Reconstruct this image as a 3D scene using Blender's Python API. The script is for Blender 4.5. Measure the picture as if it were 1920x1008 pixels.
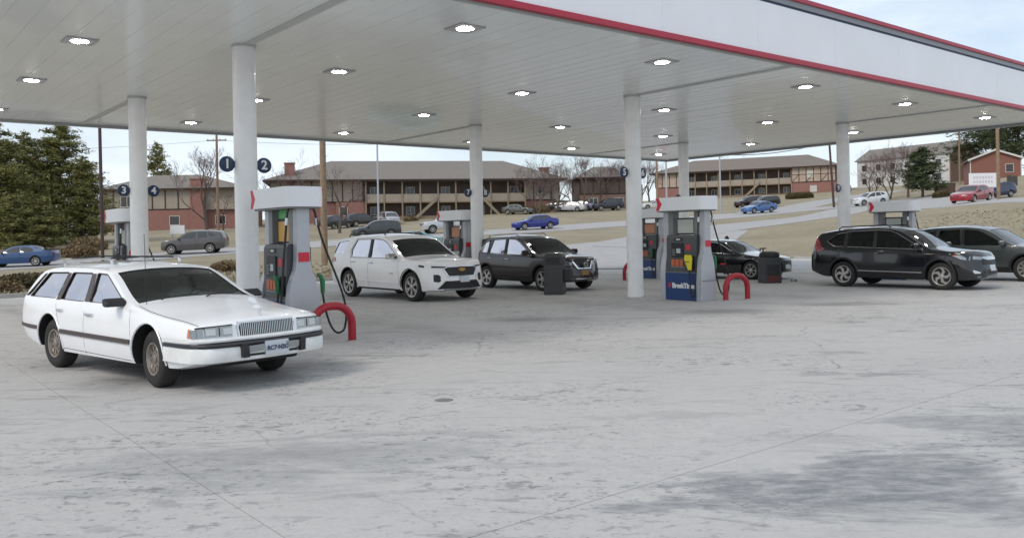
import bpy, bmesh, math, random
import numpy as np
from mathutils import Vector, Matrix
random.seed(7)
rng = np.random.default_rng(11)
sc = bpy.context.scene
for o in list(bpy.data.objects):
    bpy.data.objects.remove(o)
COL = sc.collection
R = math.radians

# ------------------------------------------------------------------ camera
CAM_H = 1.75
cd = bpy.data.cameras.new('camera'); cam = bpy.data.objects.new('camera', cd); COL.objects.link(cam)
cam.location = (0, 0, CAM_H)
cam.rotation_euler = (Matrix.Rotation(R(90), 3, 'X') @ Matrix.Rotation(-0.019, 3, 'Z')).to_euler()
cd.sensor_width = 36.0; cd.sensor_fit = 'HORIZONTAL'
FRAME_W, FRAME_H = 1200.0, 629.3            # extent of the view in photograph pixels
cd.lens = 989.1 / FRAME_W * 36.0
cd.shift_x = (FRAME_W / 2 - 600.0) / FRAME_W
cd.shift_y = -(FRAME_H / 2 - 274.667) / FRAME_W
cd.clip_start = 0.1; cd.clip_end = 3000
sc.camera = cam

# ------------------------------------------------------------------ sky, sun, exposure
SUN_EL, SUN_AZ = 44.0, -135.0               # azimuth from +Y towards +X, degrees
w = bpy.data.worlds.new('World'); sc.world = w; w.use_nodes = True
nt = w.node_tree; nt.nodes.clear()
out = nt.nodes.new('ShaderNodeOutputWorld'); bg = nt.nodes.new('ShaderNodeBackground')
sky = nt.nodes.new('ShaderNodeTexSky'); sky.sky_type = 'NISHITA'; sky.sun_disc = False
sky.sun_elevation = R(SUN_EL); sky.sun_rotation = R(SUN_AZ)
sky.air_density = 1.0; sky.dust_density = 1.5; sky.ozone_density = 1.0
tc = nt.nodes.new('ShaderNodeTexCoord'); mp = nt.nodes.new('ShaderNodeMapping')
mp.inputs['Scale'].default_value = (1.0, 1.0, 3.2)
nz = nt.nodes.new('ShaderNodeTexNoise'); nz.inputs['Scale'].default_value = 2.6; nz.inputs['Detail'].default_value = 7
nz.inputs['Roughness'].default_value = 0.58; nz.inputs['Distortion'].default_value = 0.4
rp = nt.nodes.new('ShaderNodeValToRGB'); rp.color_ramp.elements[0].position = 0.36; rp.color_ramp.elements[1].position = 0.62
rp.color_ramp.elements[0].color = (0.42, 0.42, 0.42, 1); rp.color_ramp.elements[1].color = (0.95, 0.95, 0.95, 1)
mx = nt.nodes.new('ShaderNodeMix'); mx.data_type = 'RGBA'
mx.inputs[7].default_value = (7.2, 7.9, 8.7, 1)          # thin bright cloud, in the sky's own units
nt.links.new(tc.outputs['Generated'], mp.inputs[0]); nt.links.new(mp.outputs[0], nz.inputs['Vector'])
nt.links.new(nz.outputs['Fac'], rp.inputs[0]); nt.links.new(rp.outputs[0], mx.inputs[0])
nt.links.new(sky.outputs[0], mx.inputs[6]); nt.links.new(mx.outputs[2], bg.inputs[0])
bg.inputs[1].default_value = 0.085
nt.links.new(bg.outputs[0], out.inputs[0])
sl = bpy.data.lights.new('sun', 'SUN'); sun = bpy.data.objects.new('sun', sl); COL.objects.link(sun)
sl.energy = 0.9; sl.angle = R(16); sl.color = (1.0, 0.90, 0.78)
sd = Vector((math.sin(R(SUN_AZ)) * math.cos(R(SUN_EL)), math.cos(R(SUN_AZ)) * math.cos(R(SUN_EL)), math.sin(R(SUN_EL))))
sun.rotation_euler = (-sd).to_track_quat('-Z', 'Y').to_euler()
sc.view_settings.view_transform = 'Standard'; sc.view_settings.look = 'None'
sc.view_settings.gamma = 1.0; sc.view_settings.exposure = 0.68
sc.render.engine = 'CYCLES'
sc.cycles.max_bounces = 6; sc.cycles.diffuse_bounces = 3; sc.cycles.glossy_bounces = 3; sc.cycles.transparent_max_bounces = 10

# ------------------------------------------------------------------ helpers
M = {}
def mat(name, col, rough=0.5, metal=0.0, spec=0.5, coat=0.0, noise=0.0, nscale=8.0, bump=0.0, bscale=40.0, emit=None, ior=None, obj_coords=False):
    if name in M: return M[name]
    m = bpy.data.materials.new(name); m.use_nodes = True
    n = m.node_tree; b = n.nodes['Principled BSDF']
    b.inputs['Base Color'].default_value = (*col, 1); b.inputs['Roughness'].default_value = rough
    b.inputs['Metallic'].default_value = metal; b.inputs['Specular IOR Level'].default_value = spec
    b.inputs['Coat Weight'].default_value = coat; b.inputs['Coat Roughness'].default_value = 0.03
    if ior: b.inputs['IOR'].default_value = ior
    if emit:
        b.inputs['Emission Color'].default_value = (*emit[0], 1); b.inputs['Emission Strength'].default_value = emit[1]
    if noise or bump:
        g = n.nodes.new('ShaderNodeNewGeometry')
    if noise:
        t = n.nodes.new('ShaderNodeTexNoise'); t.inputs['Scale'].default_value = nscale; t.inputs['Detail'].default_value = 6
        t.inputs['Roughness'].default_value = 0.65
        n.links.new(g.outputs['Position'], t.inputs['Vector'])
        r = n.nodes.new('ShaderNodeMapRange'); r.inputs[1].default_value = 0.3; r.inputs[2].default_value = 0.7
        r.inputs[3].default_value = 1 - noise; r.inputs[4].default_value = 1 + noise
        n.links.new(t.outputs['Fac'], r.inputs[0])
        v = n.nodes.new('ShaderNodeVectorMath'); v.operation = 'SCALE'; v.inputs[0].default_value = col
        n.links.new(r.outputs[0], v.inputs['Scale']); n.links.new(v.outputs[0], b.inputs['Base Color'])
    if bump:
        t2 = n.nodes.new('ShaderNodeTexNoise'); t2.inputs['Scale'].default_value = bscale; t2.inputs['Detail'].default_value = 4
        n.links.new(g.outputs['Position'], t2.inputs['Vector'])
        bp = n.nodes.new('ShaderNodeBump'); bp.inputs['Strength'].default_value = bump; bp.inputs['Distance'].default_value = 0.02
        n.links.new(t2.outputs['Fac'], bp.inputs['Height']); n.links.new(bp.outputs[0], b.inputs['Normal'])
    M[name] = m
    return m
def glass(name, tint, ior=1.5, rough=0.0, refl=(1, 1, 1)):
    if name in M: return M[name]
    m = bpy.data.materials.new(name); m.use_nodes = True
    n = m.node_tree; n.nodes.clear()
    o = n.nodes.new('ShaderNodeOutputMaterial'); f = n.nodes.new('ShaderNodeFresnel'); f.inputs[0].default_value = ior
    t = n.nodes.new('ShaderNodeBsdfTransparent'); t.inputs[0].default_value = (*tint, 1)
    g = n.nodes.new('ShaderNodeBsdfGlossy'); g.inputs['Roughness'].default_value = rough; g.inputs['Color'].default_value = (*refl, 1)
    x = n.nodes.new('ShaderNodeMixShader')
    n.links.new(f.outputs[0], x.inputs[0]); n.links.new(t.outputs[0], x.inputs[1]); n.links.new(g.outputs[0], x.inputs[2])
    n.links.new(x.outputs[0], o.inputs[0])
    M[name] = m
    return m

def link(o, parent=None):
    COL.objects.link(o)
    if parent is not None: o.parent = parent
    return o
def tag(o, label=None, cat=None, group=None, kind=None):
    if label: o['label'] = label
    if cat: o['category'] = cat
    if group: o['group'] = group
    if kind: o['kind'] = kind
    return o
def empty(name, loc=(0, 0, 0), rz=0.0, label=None, cat=None, group=None):
    o = bpy.data.objects.new(name, None); COL.objects.link(o)
    o.location = loc; o.rotation_euler = (0, 0, rz); o.empty_display_size = 0.2
    return tag(o, label, cat, group)
def copy_tree(o, parent=None):
    c = o.copy(); COL.objects.link(c); c.parent = parent
    for ch in list(o.children): copy_tree(ch, c)
    return c

class MB:
    def __init__(s): s.v = []; s.f = []; s.mi = []; s.cur = 0
    def add(s, vs, fs):
        k = len(s.v); s.v += [tuple(map(float, p)) for p in vs]
        s.f += [tuple(k + i for i in f) for f in fs]; s.mi += [s.cur] * len(fs); return s
    def box(s, c, d, rz=0.0):
        x, y, z = c; a, b, e = d[0] / 2, d[1] / 2, d[2] / 2
        P = [(-a, -b, -e), (a, -b, -e), (a, b, -e), (-a, b, -e), (-a, -b, e), (a, -b, e), (a, b, e), (-a, b, e)]
        cs, sn = math.cos(rz), math.sin(rz)
        P = [(x + p[0] * cs - p[1] * sn, y + p[0] * sn + p[1] * cs, z + p[2]) for p in P]
        return s.add(P, [(0, 3, 2, 1), (4, 5, 6, 7), (0, 1, 5, 4), (1, 2, 6, 5), (2, 3, 7, 6), (3, 0, 4, 7)])
    def b2(s, x0, x1, y0, y1, z0, z1):
        return s.box(((x0 + x1) / 2, (y0 + y1) / 2, (z0 + z1) / 2), (abs(x1 - x0), abs(y1 - y0), abs(z1 - z0)))
    def prism(s, poly, axis, a, b):
        # poly: 2-D points; axis 'x': (y,z), 'y': (x,z), 'z': (x,y)
        def P(p, t):
            return {'x': (t, p[0], p[1]), 'y': (p[0], t, p[1]), 'z': (p[0], p[1], t)}[axis]
        n = len(poly)
        vs = [P(p, a) for p in poly] + [P(p, b) for p in poly]
        fs = [tuple(range(n))[::-1], tuple(range(n, 2 * n))] + [(i, (i + 1) % n, n + (i + 1) % n, n + i) for i in range(n)]
        return s.add(vs, fs)
    def tube(s, pts, rad, n=6, closed=False, cap=True):
        pts = [Vector(p) for p in pts]; N = len(pts)
        rads = rad if isinstance(rad, (list, tuple)) else [rad] * N
        vs = []; prev = None
        for i, p in enumerate(pts):
            if closed: t = pts[(i + 1) % N] - pts[i - 1]
            else: t = pts[min(i + 1, N - 1)] - pts[max(i - 1, 0)]
            if t.length < 1e-9: t = Vector((0, 0, 1))
            t.normalize()
            if prev is None:
                prev = t.orthogonal().normalized()
            else:
                prev = prev - t * prev.dot(t)
                prev = prev.normalized() if prev.length > 1e-6 else t.orthogonal().normalized()
            bb = t.cross(prev)
            for k in range(n):
                a = 2 * math.pi * k / n
                vs.append(p + (prev * math.cos(a) + bb * math.sin(a)) * rads[i])
        fs = []
        for i in range(N if closed else N - 1):
            j = (i + 1) % N
            for k in range(n):
                l = (k + 1) % n
                fs.append((i * n + k, i * n + l, j * n + l, j * n + k))
        if cap and not closed:
            fs.append(tuple(range(n))[::-1]); fs.append(tuple((N - 1) * n + k for k in range(n)))
        return s.add(vs, fs)
    def lathe(s, prof, n=24, axis='z', c=(0, 0, 0)):
        # prof: (r, h) list
        vs = []; K = len(prof)
        for i in range(n):
            a = 2 * math.pi * i / n; ca, sa = math.cos(a), math.sin(a)
            for r, h in prof:
                if axis == 'z': vs.append((c[0] + r * ca, c[1] + r * sa, c[2] + h))
                elif axis == 'y': vs.append((c[0] + r * ca, c[1] + h, c[2] + r * sa))
                else: vs.append((c[0] + h, c[1] + r * ca, c[2] + r * sa))
        fs = []
        for i in range(n):
            j = (i + 1) % n
            for k in range(K - 1):
                fs.append((i * K + k, j * K + k, j * K + k + 1, i * K + k + 1))
        return s.add(vs, fs)
    def grid(s, P):
        r, c = len(P), len(P[0])
        return s.add([p for row in P for p in row], [(i * c + j, i * c + j + 1, (i + 1) * c + j + 1, (i + 1) * c + j) for i in range(r - 1) for j in range(c - 1)])
    def mesh(s, name, mats, smooth=None, merge=False):
        me = bpy.data.meshes.new(name); me.from_pydata(s.v, [], s.f)
        for m in (mats if isinstance(mats, (list, tuple)) else [mats]): me.materials.append(m)
        if any(s.mi):
            me.polygons.foreach_set('material_index', s.mi)
        bm = bmesh.new(); bm.from_mesh(me)
        if merge: bmesh.ops.remove_doubles(bm, verts=bm.verts, dist=1e-4)
        bmesh.ops.recalc_face_normals(bm, faces=bm.faces)
        bm.to_mesh(me); bm.free()
        if smooth is not None: shade(me, smooth)
        return me
    def build(s, name, mats, parent=None, smooth=None, bevel=0.0, merge=False):
        o = bpy.data.objects.new(name, s.mesh(name, mats, smooth, merge)); link(o, parent)
        if bevel:
            b = o.modifiers.new('bevel', 'BEVEL'); b.width = bevel; b.segments = 2; b.limit_method = 'ANGLE'
        return o
def shade(me, ang=0.6):
    me.polygons.foreach_set('use_smooth', [True] * len(me.polygons))
    me.set_sharp_from_angle(angle=ang)
def inst(name, me, parent=None, loc=(0, 0, 0), rot=(0, 0, 0), scale=(1, 1, 1)):
    o = bpy.data.objects.new(name, me); link(o, parent); o.location = loc; o.rotation_euler = rot; o.scale = scale
    return o
def text_mesh(name, body, size, depth, m, align='CENTER', spacing=1.0, bold=0.0):
    c = bpy.data.curves.new(name, 'FONT'); c.body = body; c.size = size; c.extrude = depth; c.align_x = align; c.align_y = 'CENTER'
    c.space_character = spacing; c.offset = bold; c.resolution_u = 3
    o = bpy.data.objects.new(name, c); COL.objects.link(o)
    dg = bpy.context.evaluated_depsgraph_get(); me = bpy.data.meshes.new_from_object(o.evaluated_get(dg))
    bpy.data.objects.remove(o); me.name = name; me.materials.clear(); me.materials.append(m)
    return me

# ------------------------------------------------------------------ frame of the forecourt (a along the canopy, b across it)
YAW = 0.682
U = Vector((math.cos(YAW), math.sin(YAW), 0)); V = Vector((-math.sin(YAW), math.cos(YAW), 0))
O0 = Vector((-5.09, 16.22, 0))
def AB(a, b, z=0.0): return O0 + U * a + V * b + Vector((0, 0, z))
def to_ab(x, y):
    q = Vector((x, y, 0)) - O0; return q.dot(U), q.dot(V)
ZS = 5.48                                    # height of the canopy's underside
CS, CW = 10.87, 7.175                        # column spacing along and across
ISL = YAW - math.pi / 2                      # direction of the islands (towards the camera's right)
CTRL_DATA = [[-32.54, 57.0, 0.16], [-28.54, 60.0, 0.39], [-23.97, 64.0, 0.7], [-18.85, 69.0, 0.97], [-12.14, 75.0, 1.5], [-5.59, 79.0, 1.83], [2.16, 82.0, 2.1], [12.44, 91.0, 2.68], [29.95, 102.0, 3.73], [47.62, 112.0, 4.77], [40.45, 74.0, 3.8], [42.08, 66.0, 3.8], [4.5, 56.0, 0.4], [8.24, 68.0, 1.02], [-0.01, 64.0, 1.08], [-1.72, 56.0, 0.57], [11.32, 70.0, 1.3], [21.85, 80.0, 2.12], [33.7, 90.0, 3.08], [-18.8, 32.0, 0.06], [-27.94, 46.0, 0.17], [-9.81, 45.0, 0.24], [-14.71, 44.0, 0.37], [17.27, 57.0, 0.54], [24.26, 60.0, 1.27], [30.34, 60.0, 1.94], [35.21, 60.0, 2.58], [31.11, 75.0, 2.42], [-42.04, 104.0, 3.04], [-43.68, 80.0, 1.74], [-43.68, 90.0, 2.09], [-22.49, 116.0, 3.66], [-9.66, 120.0, 4.2], [1.03, 120.0, 4.72], [8.91, 125.0, 5.08], [14.95, 128.0, 5.31], [28.48, 165.0, 7.66], [41.05, 150.0, 6.83], [59.34, 160.0, 8.33], [36.72, 125.0, 5.05], [44.48, 122.0, 5.18], [65.23, 140.0, 7.4], [88.1, 165.0, 10.7], [66.41, 115.0, 8.24], [66.85, 110.0, 7.67], [58.94, 120.0, 6.29], [-15.15, 100.0, 2.71], [2.16, 105.0, 3.48], [15.61, 110.0, 3.97], [-48.51, 60, 0.3], [-80.86, 100, 2.0], [-145.55, 160, 4], [-109.15, 200, 5.5], [-58.1, 230, 7.5], [11.65, 230, 9.5], [84.93, 240, 12.5], [133.45, 220, 15], [94.52, 110, 9.0], [54.59, 60, 3.6], [50.04, 45, 1.5], [100.08, 90, 6]]
ROADS = [('road', [(-48.96, 44.0), (-40.47, 50.0), (-33.1, 58.0), (-29.01, 61.0), (-24.34, 65.0), (-19.12, 70.0), (-12.3, 76.0), (-5.66, 80.0), (2.22, 84.0), (12.58, 92.0), (30.24, 103.0), (43.09, 112.0), (51.23, 110.0), (47.5, 92.0), (41.54, 76.0), (43.36, 68.0), (44.53, 55.0), (50.08, 45.0)], 8.0), ('side_road', [(8.61, 61.0), (14.76, 73.0), (22.12, 81.0), (34.07, 91.0), (43.16, 104.0)], [6.0, 7, 6.5, 6, 5.5]), ('driveway', [(4.11, 41.0), (6.26, 51.0), (10.01, 62.0), (17.44, 75.0)], [18, 15, 11, 7]), ('access_road', [(31.13, 106.0), (42.01, 122.0), (51.27, 135.0), (66.86, 150.0)], [7, 6, 6, 6])]
# ------------------------------------------------------------------ terrain
CTRL = np.array(CTRL_DATA)
def _fit():
    P = CTRL[:, :2]; n = len(P)
    D = np.sqrt(((P[:, None] - P[None]) ** 2).sum(-1) + 16.0)
    A = np.zeros((n + 3, n + 3)); A[:n, :n] = D + np.eye(n) * -0.5
    A[:n, n] = 1; A[:n, n + 1:] = P / 50.0; A[n:, :n] = A[:n, n:].T
    return np.linalg.solve(A, np.concatenate([CTRL[:, 2], np.zeros(3)]))
_W = _fit()
LOT_A0, LOT_A1, LOT_B0, LOT_B1 = -42.0, 39.0, -38.0, 16.0
def terr_np(x, y):
    x = np.asarray(x, float); y = np.asarray(y, float); n = len(CTRL)
    D = np.sqrt((x[..., None] - CTRL[:, 0]) ** 2 + (y[..., None] - CTRL[:, 1]) ** 2 + 16.0)
    z = D @ _W[:n] + _W[n] + _W[n + 1] * x / 50 + _W[n + 2] * y / 50
    qa = (x - O0.x) * U.x + (y - O0.y) * U.y; qb = (x - O0.x) * V.x + (y - O0.y) * V.y
    d = np.maximum.reduce([qb - LOT_B1, qa - LOT_A1, LOT_A0 - qa, LOT_B0 - qb])
    t = np.clip(d / 9.0, 0, 1); t = t * t * (3 - 2 * t)
    return np.maximum(z, -0.5) * t
def T(x, y): return float(terr_np(x, y))

def nodes_mat(name):
    m = bpy.data.materials.new(name); m.use_nodes = True; M[name] = m
    n = m.node_tree; return m, n, n.nodes['Principled BSDF']
def N_(n, typ, **kw):
    x = n.nodes.new(typ)
    for k, v in kw.items():
        if k.startswith('i_'): x.inputs[k[2:].replace('_', ' ')].default_value = v
        else: setattr(x, k, v)
    return x
def noise_(n, vec, scale, detail=5, rough=0.6, dist=0.0):
    t = N_(n, 'ShaderNodeTexNoise'); t.inputs['Scale'].default_value = scale; t.inputs['Detail'].default_value = detail
    t.inputs['Roughness'].default_value = rough; t.inputs['Distortion'].default_value = dist
    n.links.new(vec, t.inputs['Vector']); return t.outputs['Fac']
def ramp_(n, fac, stops):
    r = N_(n, 'ShaderNodeValToRGB'); e = r.color_ramp.elements
    while len(e) < len(stops): e.new(0.5)
    for k, (p, c) in enumerate(stops):
        e[k].position = p; e[k].color = (*c, 1) if isinstance(c, tuple) else (c, c, c, 1)
    n.links.new(fac, r.inputs[0]); return r.outputs[0]
def mix_(n, fac, a, b, mode='MIX'):
    x = N_(n, 'ShaderNodeMix', data_type='RGBA', blend_type=mode)
    for s, v in ((0, fac), (6, a), (7, b)):
        if hasattr(v, 'is_linked'): n.links.new(v, x.inputs[s])
        else: x.inputs[s].default_value = v if s == 0 else (*v, 1)
    return x.outputs[2]
def map_(n, vec, scale=(1, 1, 1), rot=(0, 0, 0), loc=(0, 0, 0)):
    m = N_(n, 'ShaderNodeMapping'); m.inputs['Scale'].default_value = scale; m.inputs['Rotation'].default_value = rot; m.inputs['Location'].default_value = loc
    n.links.new(vec, m.inputs[0]); return m.outputs[0]
def mul_(n, a, b, op='MULTIPLY'):
    x = N_(n, 'ShaderNodeMath', operation=op, use_clamp=False)
    for i, v in enumerate((a, b)):
        if hasattr(v, 'is_linked'): n.links.new(v, x.inputs[i])
        else: x.inputs[i].default_value = v
    return x.outputs[0]
def blob_(n, vec, c, r, soft, nfac, amp):
    # irregular stain: 1 inside radius r around c, edge broken up by noise
    s = N_(n, 'ShaderNodeVectorMath', operation='DISTANCE'); n.links.new(vec, s.inputs[0]); s.inputs[1].default_value = c
    d = mul_(n, s.outputs['Value'], mul_(n, mul_(n, nfac, 0.5, 'SUBTRACT'), amp), 'ADD')
    m = N_(n, 'ShaderNodeMapRange'); m.inputs[1].default_value = r + soft; m.inputs[2].default_value = r - soft
    m.inputs[3].default_value = 0; m.inputs[4].default_value = 1; n.links.new(d, m.inputs[0]); return m.outputs[0]

def concrete_mat():
    m, n, b = nodes_mat('concrete')
    g = N_(n, 'ShaderNodeNewGeometry'); pos = g.outputs['Position']
    big = noise_(n, pos, 0.16, 4, 0.6, 0.5); mid = noise_(n, pos, 0.9, 6, 0.65, 0.3); fine = noise_(n, pos, 28, 5, 0.7)
    speck = noise_(n, pos, 110, 3, 0.7)
    along = map_(n, pos, (0.55, 2.6, 1), (0, 0, 0.25)); streak = noise_(n, along, 1.1, 5, 0.68, 0.6)
    base = ramp_(n, big, [(0.3, (0.45, 0.436, 0.418)), (0.7, (0.548, 0.532, 0.512))])
    c = mix_(n, mul_(n, mid, 0.6), base, (0.37, 0.364, 0.355))
    c = mix_(n, ramp_(n, noise_(n, pos, 6.5, 6, 0.75), [(0.38, 0.0), (0.72, 0.55)]), c, (0.35, 0.345, 0.337))
    c = mix_(n, ramp_(n, fine, [(0.35, 0.0), (0.75, 0.35)]), c, (0.58, 0.575, 0.568))
    # worn film flaking off: dark ragged flecks, in patches
    s1 = ramp_(n, streak, [(0.55, 0.0), (0.60, 0.5), (0.75, 0.7)])
    s1 = mul_(n, s1, ramp_(n, noise_(n, pos, 0.33, 3, 0.6, 0.3), [(0.42, 0.05), (0.62, 1.0)]))
    c = mix_(n, s1, c, (0.215, 0.213, 0.21))
    patchy = ramp_(n, noise_(n, map_(n, pos, (0.7, 1.2, 1)), 0.42, 3, 0.62, 0.5), [(0.43, 0.06), (0.58, 1.0)])
    for sc_, lo, st_, col_ in ((4.2, 0.585, 0.75, (0.185, 0.185, 0.187)), (10.5, 0.59, 0.85, (0.175, 0.175, 0.176)), (2.1, 0.60, 0.65, (0.205, 0.205, 0.207))):
        sp2 = ramp_(n, noise_(n, map_(n, pos, (1.0, 1.5, 1), (0, 0, 0.1), (sc_, 3 * sc_, 0)), sc_, 4, 0.72, 0.2), [(lo - 0.012, 0.0), (lo + 0.05, st_)])
        c = mix_(n, mul_(n, sp2, patchy), c, col_)
    # hairline cracks wandering through the slabs
    vp = N_(n, 'ShaderNodeVectorMath', operation='ADD'); nv = N_(n, 'ShaderNodeTexNoise'); nv.inputs['Scale'].default_value = 0.9; nv.inputs['Detail'].default_value = 6; n.links.new(pos, nv.inputs['Vector'])
    n.links.new(pos, vp.inputs[0]); n.links.new(nv.outputs['Color'], vp.inputs[1])
    vr = N_(n, 'ShaderNodeTexVoronoi', feature='DISTANCE_TO_EDGE'); vr.inputs['Scale'].default_value = 0.16; n.links.new(vp.outputs[0], vr.inputs['Vector'])
    ck = mul_(n, ramp_(n, vr.outputs['Distance'], [(0.0, 1.0), (0.0022, 0.0)]), ramp_(n, noise_(n, pos, 0.5, 3, 0.6), [(0.45, 0.0), (0.6, 0.7)]))
    c = mix_(n, ck, c, (0.16, 0.155, 0.15))
    # drips and tyre wear in the lanes beside the islands
    dt = N_(n, 'ShaderNodeVectorMath', operation='DOT_PRODUCT'); n.links.new(pos, dt.inputs[0]); dt.inputs[1].default_value = U
    la = mul_(n, mul_(n, dt.outputs['Value'], -O0.dot(U) + 50 * CS, 'ADD'), CS, 'MODULO')
    dl = mul_(n, mul_(n, la, CS / 2, 'SUBTRACT'), 0.0, 'ADD'); ab_ = N_(n, 'ShaderNodeMath', operation='ABSOLUTE'); n.links.new(dl, ab_.inputs[0])
    ln_ = mul_(n, ab_.outputs[0], CS / 2 - 2.4, 'SUBTRACT'); a2 = N_(n, 'ShaderNodeMath', operation='ABSOLUTE'); n.links.new(ln_, a2.inputs[0])
    band = ramp_(n, a2.outputs[0], [(0.0, 1.0), (0.95, 0.0)])
    dv = N_(n, 'ShaderNodeVectorMath', operation='DOT_PRODUCT'); n.links.new(pos, dv.inputs[0]); dv.inputs[1].default_value = V
    bb_ = N_(n, 'ShaderNodeMapRange'); bb_.inputs[1].default_value = O0.dot(V) - 9; bb_.inputs[2].default_value = O0.dot(V) - 3; n.links.new(dv.outputs['Value'], bb_.inputs[0])
    band = mul_(n, mul_(n, band, bb_.outputs[0]), ramp_(n, noise_(n, pos, 1.4, 6, 0.7, 0.4), [(0.35, 0.1), (0.7, 0.75)]))
    c = mix_(n, band, c, (0.24, 0.235, 0.225))
    # damp grey patch in the foreground and oil marks at the pumps
    pn = noise_(n, pos, 0.8, 5, 0.72, 0.8)
    st = map_(n, pos, (0.62, 1, 1))
    for (cx_, cy_, r_, s_, seed_, k_) in ((2.25, 5.75, 1.35, 0.9, 0.0, 1.0), (4.4, 7.3, 1.2, 0.9, 7.0, 0.8), (-1.9, 6.6, 1.6, 1.1, 3.0, 0.5)):
        brk = ramp_(n, noise_(n, map_(n, pos, (1, 2.2, 1), (0, 0, 0.1)), 3.4, 5, 0.72, 0.3), [(0.36, 0.35), (0.62, 1.0)])
        rg = blob_(n, map_(n, pos, (0.55, 1, 1)), (cx_ * 0.55, cy_, 0), r_ * 0.6, s_ * 0.6, pn, 0.5)
        nn = noise_(n, map_(n, pos, (0.55, 1.7, 1), (0, 0, 0.12), (seed_, seed_, 0)), 0.75, 6, 0.68, 0.9)
        ms = ramp_(n, mul_(n, mul_(n, rg, 0.30), nn, 'ADD'), [(0.675, 0.0), (0.735, 0.75), (0.84, 1.0)])
        c = mix_(n, mul_(n, mul_(n, ms, brk), k_), c, (0.195, 0.203, 0.212))
    d3 = blob_(n, map_(n, pos, (0.5, 1, 1)), (-0.9, 6.9, 0), 0.20, 0.18, pn, 1.3)
    c = mix_(n, mul_(n, d3, 0.5), c, (0.24, 0.24, 0.24))
    for (x, y, r) in ((4.9, 18.4, .42), (0.4, 17.4, .4), (-3.4, 11.6, .55), (-4.9, 10.6, .4), (7.6, 19.6, .5)):
        oil = blob_(n, map_(n, pos, (0.5, 1, 1)), (x * 0.5, y, 0), r, 0.3, pn, 1.2)
        c = mix_(n, mul_(n, oil, 0.55), c, (0.13, 0.125, 0.12))
    c = mix_(n, ramp_(n, speck, [(0.66, 0.0), (0.74, 0.4)]), c, (0.2, 0.2, 0.2))
    n.links.new(c, b.inputs['Base Color']); b.inputs['Roughness'].default_value = 0.82
    b.inputs['Specular IOR Level'].default_value = 0.35
    bp = N_(n, 'ShaderNodeBump'); bp.inputs['Strength'].default_value = 0.25; bp.inputs['Distance'].default_value = 0.01
    n.links.new(fine, bp.inputs['Height']); n.links.new(bp.outputs[0], b.inputs['Normal'])
    return m
def grass_mat(name, c0, c1, c2):
    m, n, b = nodes_mat(name)
    g = N_(n, 'ShaderNodeNewGeometry'); pos = g.outputs['Position']
    a = noise_(n, pos, 0.18, 5, 0.65, 0.4); f = noise_(n, pos, 2.2, 6, 0.75); q = noise_(n, pos, 9, 5, 0.8)
    c = ramp_(n, a, [(0.3, c0), (0.5, c1), (0.72, c2)])
    c = mix_(n, ramp_(n, f, [(0.35, 0.0), (0.7, 0.55)]), c, tuple(x * 0.62 for x in c1))
    c = mix_(n, ramp_(n, q, [(0.45, 0.0), (0.75, 0.5)]), c, tuple(min(1, x * 1.35) for x in c2))
    n.links.new(c, b.inputs['Base Color']); b.inputs['Roughness'].default_value = 0.95; b.inputs['Specular IOR Level'].default_value = 0.1
    bp = N_(n, 'ShaderNodeBump'); bp.inputs['Strength'].default_value = 0.6; bp.inputs['Distance'].default_value = 0.12
    n.links.new(q, bp.inputs['Height']); n.links.new(bp.outputs[0], b.inputs['Normal'])
    return m
CS = 10.87
concrete_mat()
grass_mat('dry_grass', (0.25, 0.222, 0.155), (0.315, 0.275, 0.198), (0.38, 0.335, 0.248))
mat('road', (0.36, 0.352, 0.345), 0.9, noise=0.12, nscale=1.5)
mat('joint', (0.23, 0.225, 0.215), 0.95)
mat('kerb', (0.40, 0.39, 0.37), 0.9, noise=0.15, nscale=3)

# terrain sheet: dense near, coarse far, reaching the horizon
xs = np.concatenate([np.linspace(-900, -140, 14), np.linspace(-120, 160, 176), np.linspace(180, 1000, 14)])
ys = np.concatenate([np.linspace(-400, -40, 8), np.linspace(-30, 190, 138), np.linspace(200, 1400, 22)])
GX, GY = np.meshgrid(xs, ys)
GZ = terr_np(np.clip(GX, -140, 180), np.clip(GY, -60, 230))
qa = (GX - O0.x) * U.x + (GY - O0.y) * U.y; qb = (GX - O0.x) * V.x + (GY - O0.y) * V.y
dout = np.maximum.reduce([qb - LOT_B1, qa - LOT_A1, LOT_A0 - qa, LOT_B0 - qb])
GZ = GZ - 0.15 * (dout < 1.0)
mb = MB(); mb.grid([[(GX[i, j], GY[i, j], GZ[i, j]) for j in range(len(xs))] for i in range(len(ys))])
tag(mb.build('ground', M['dry_grass'], smooth=3.0), kind='structure')

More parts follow.
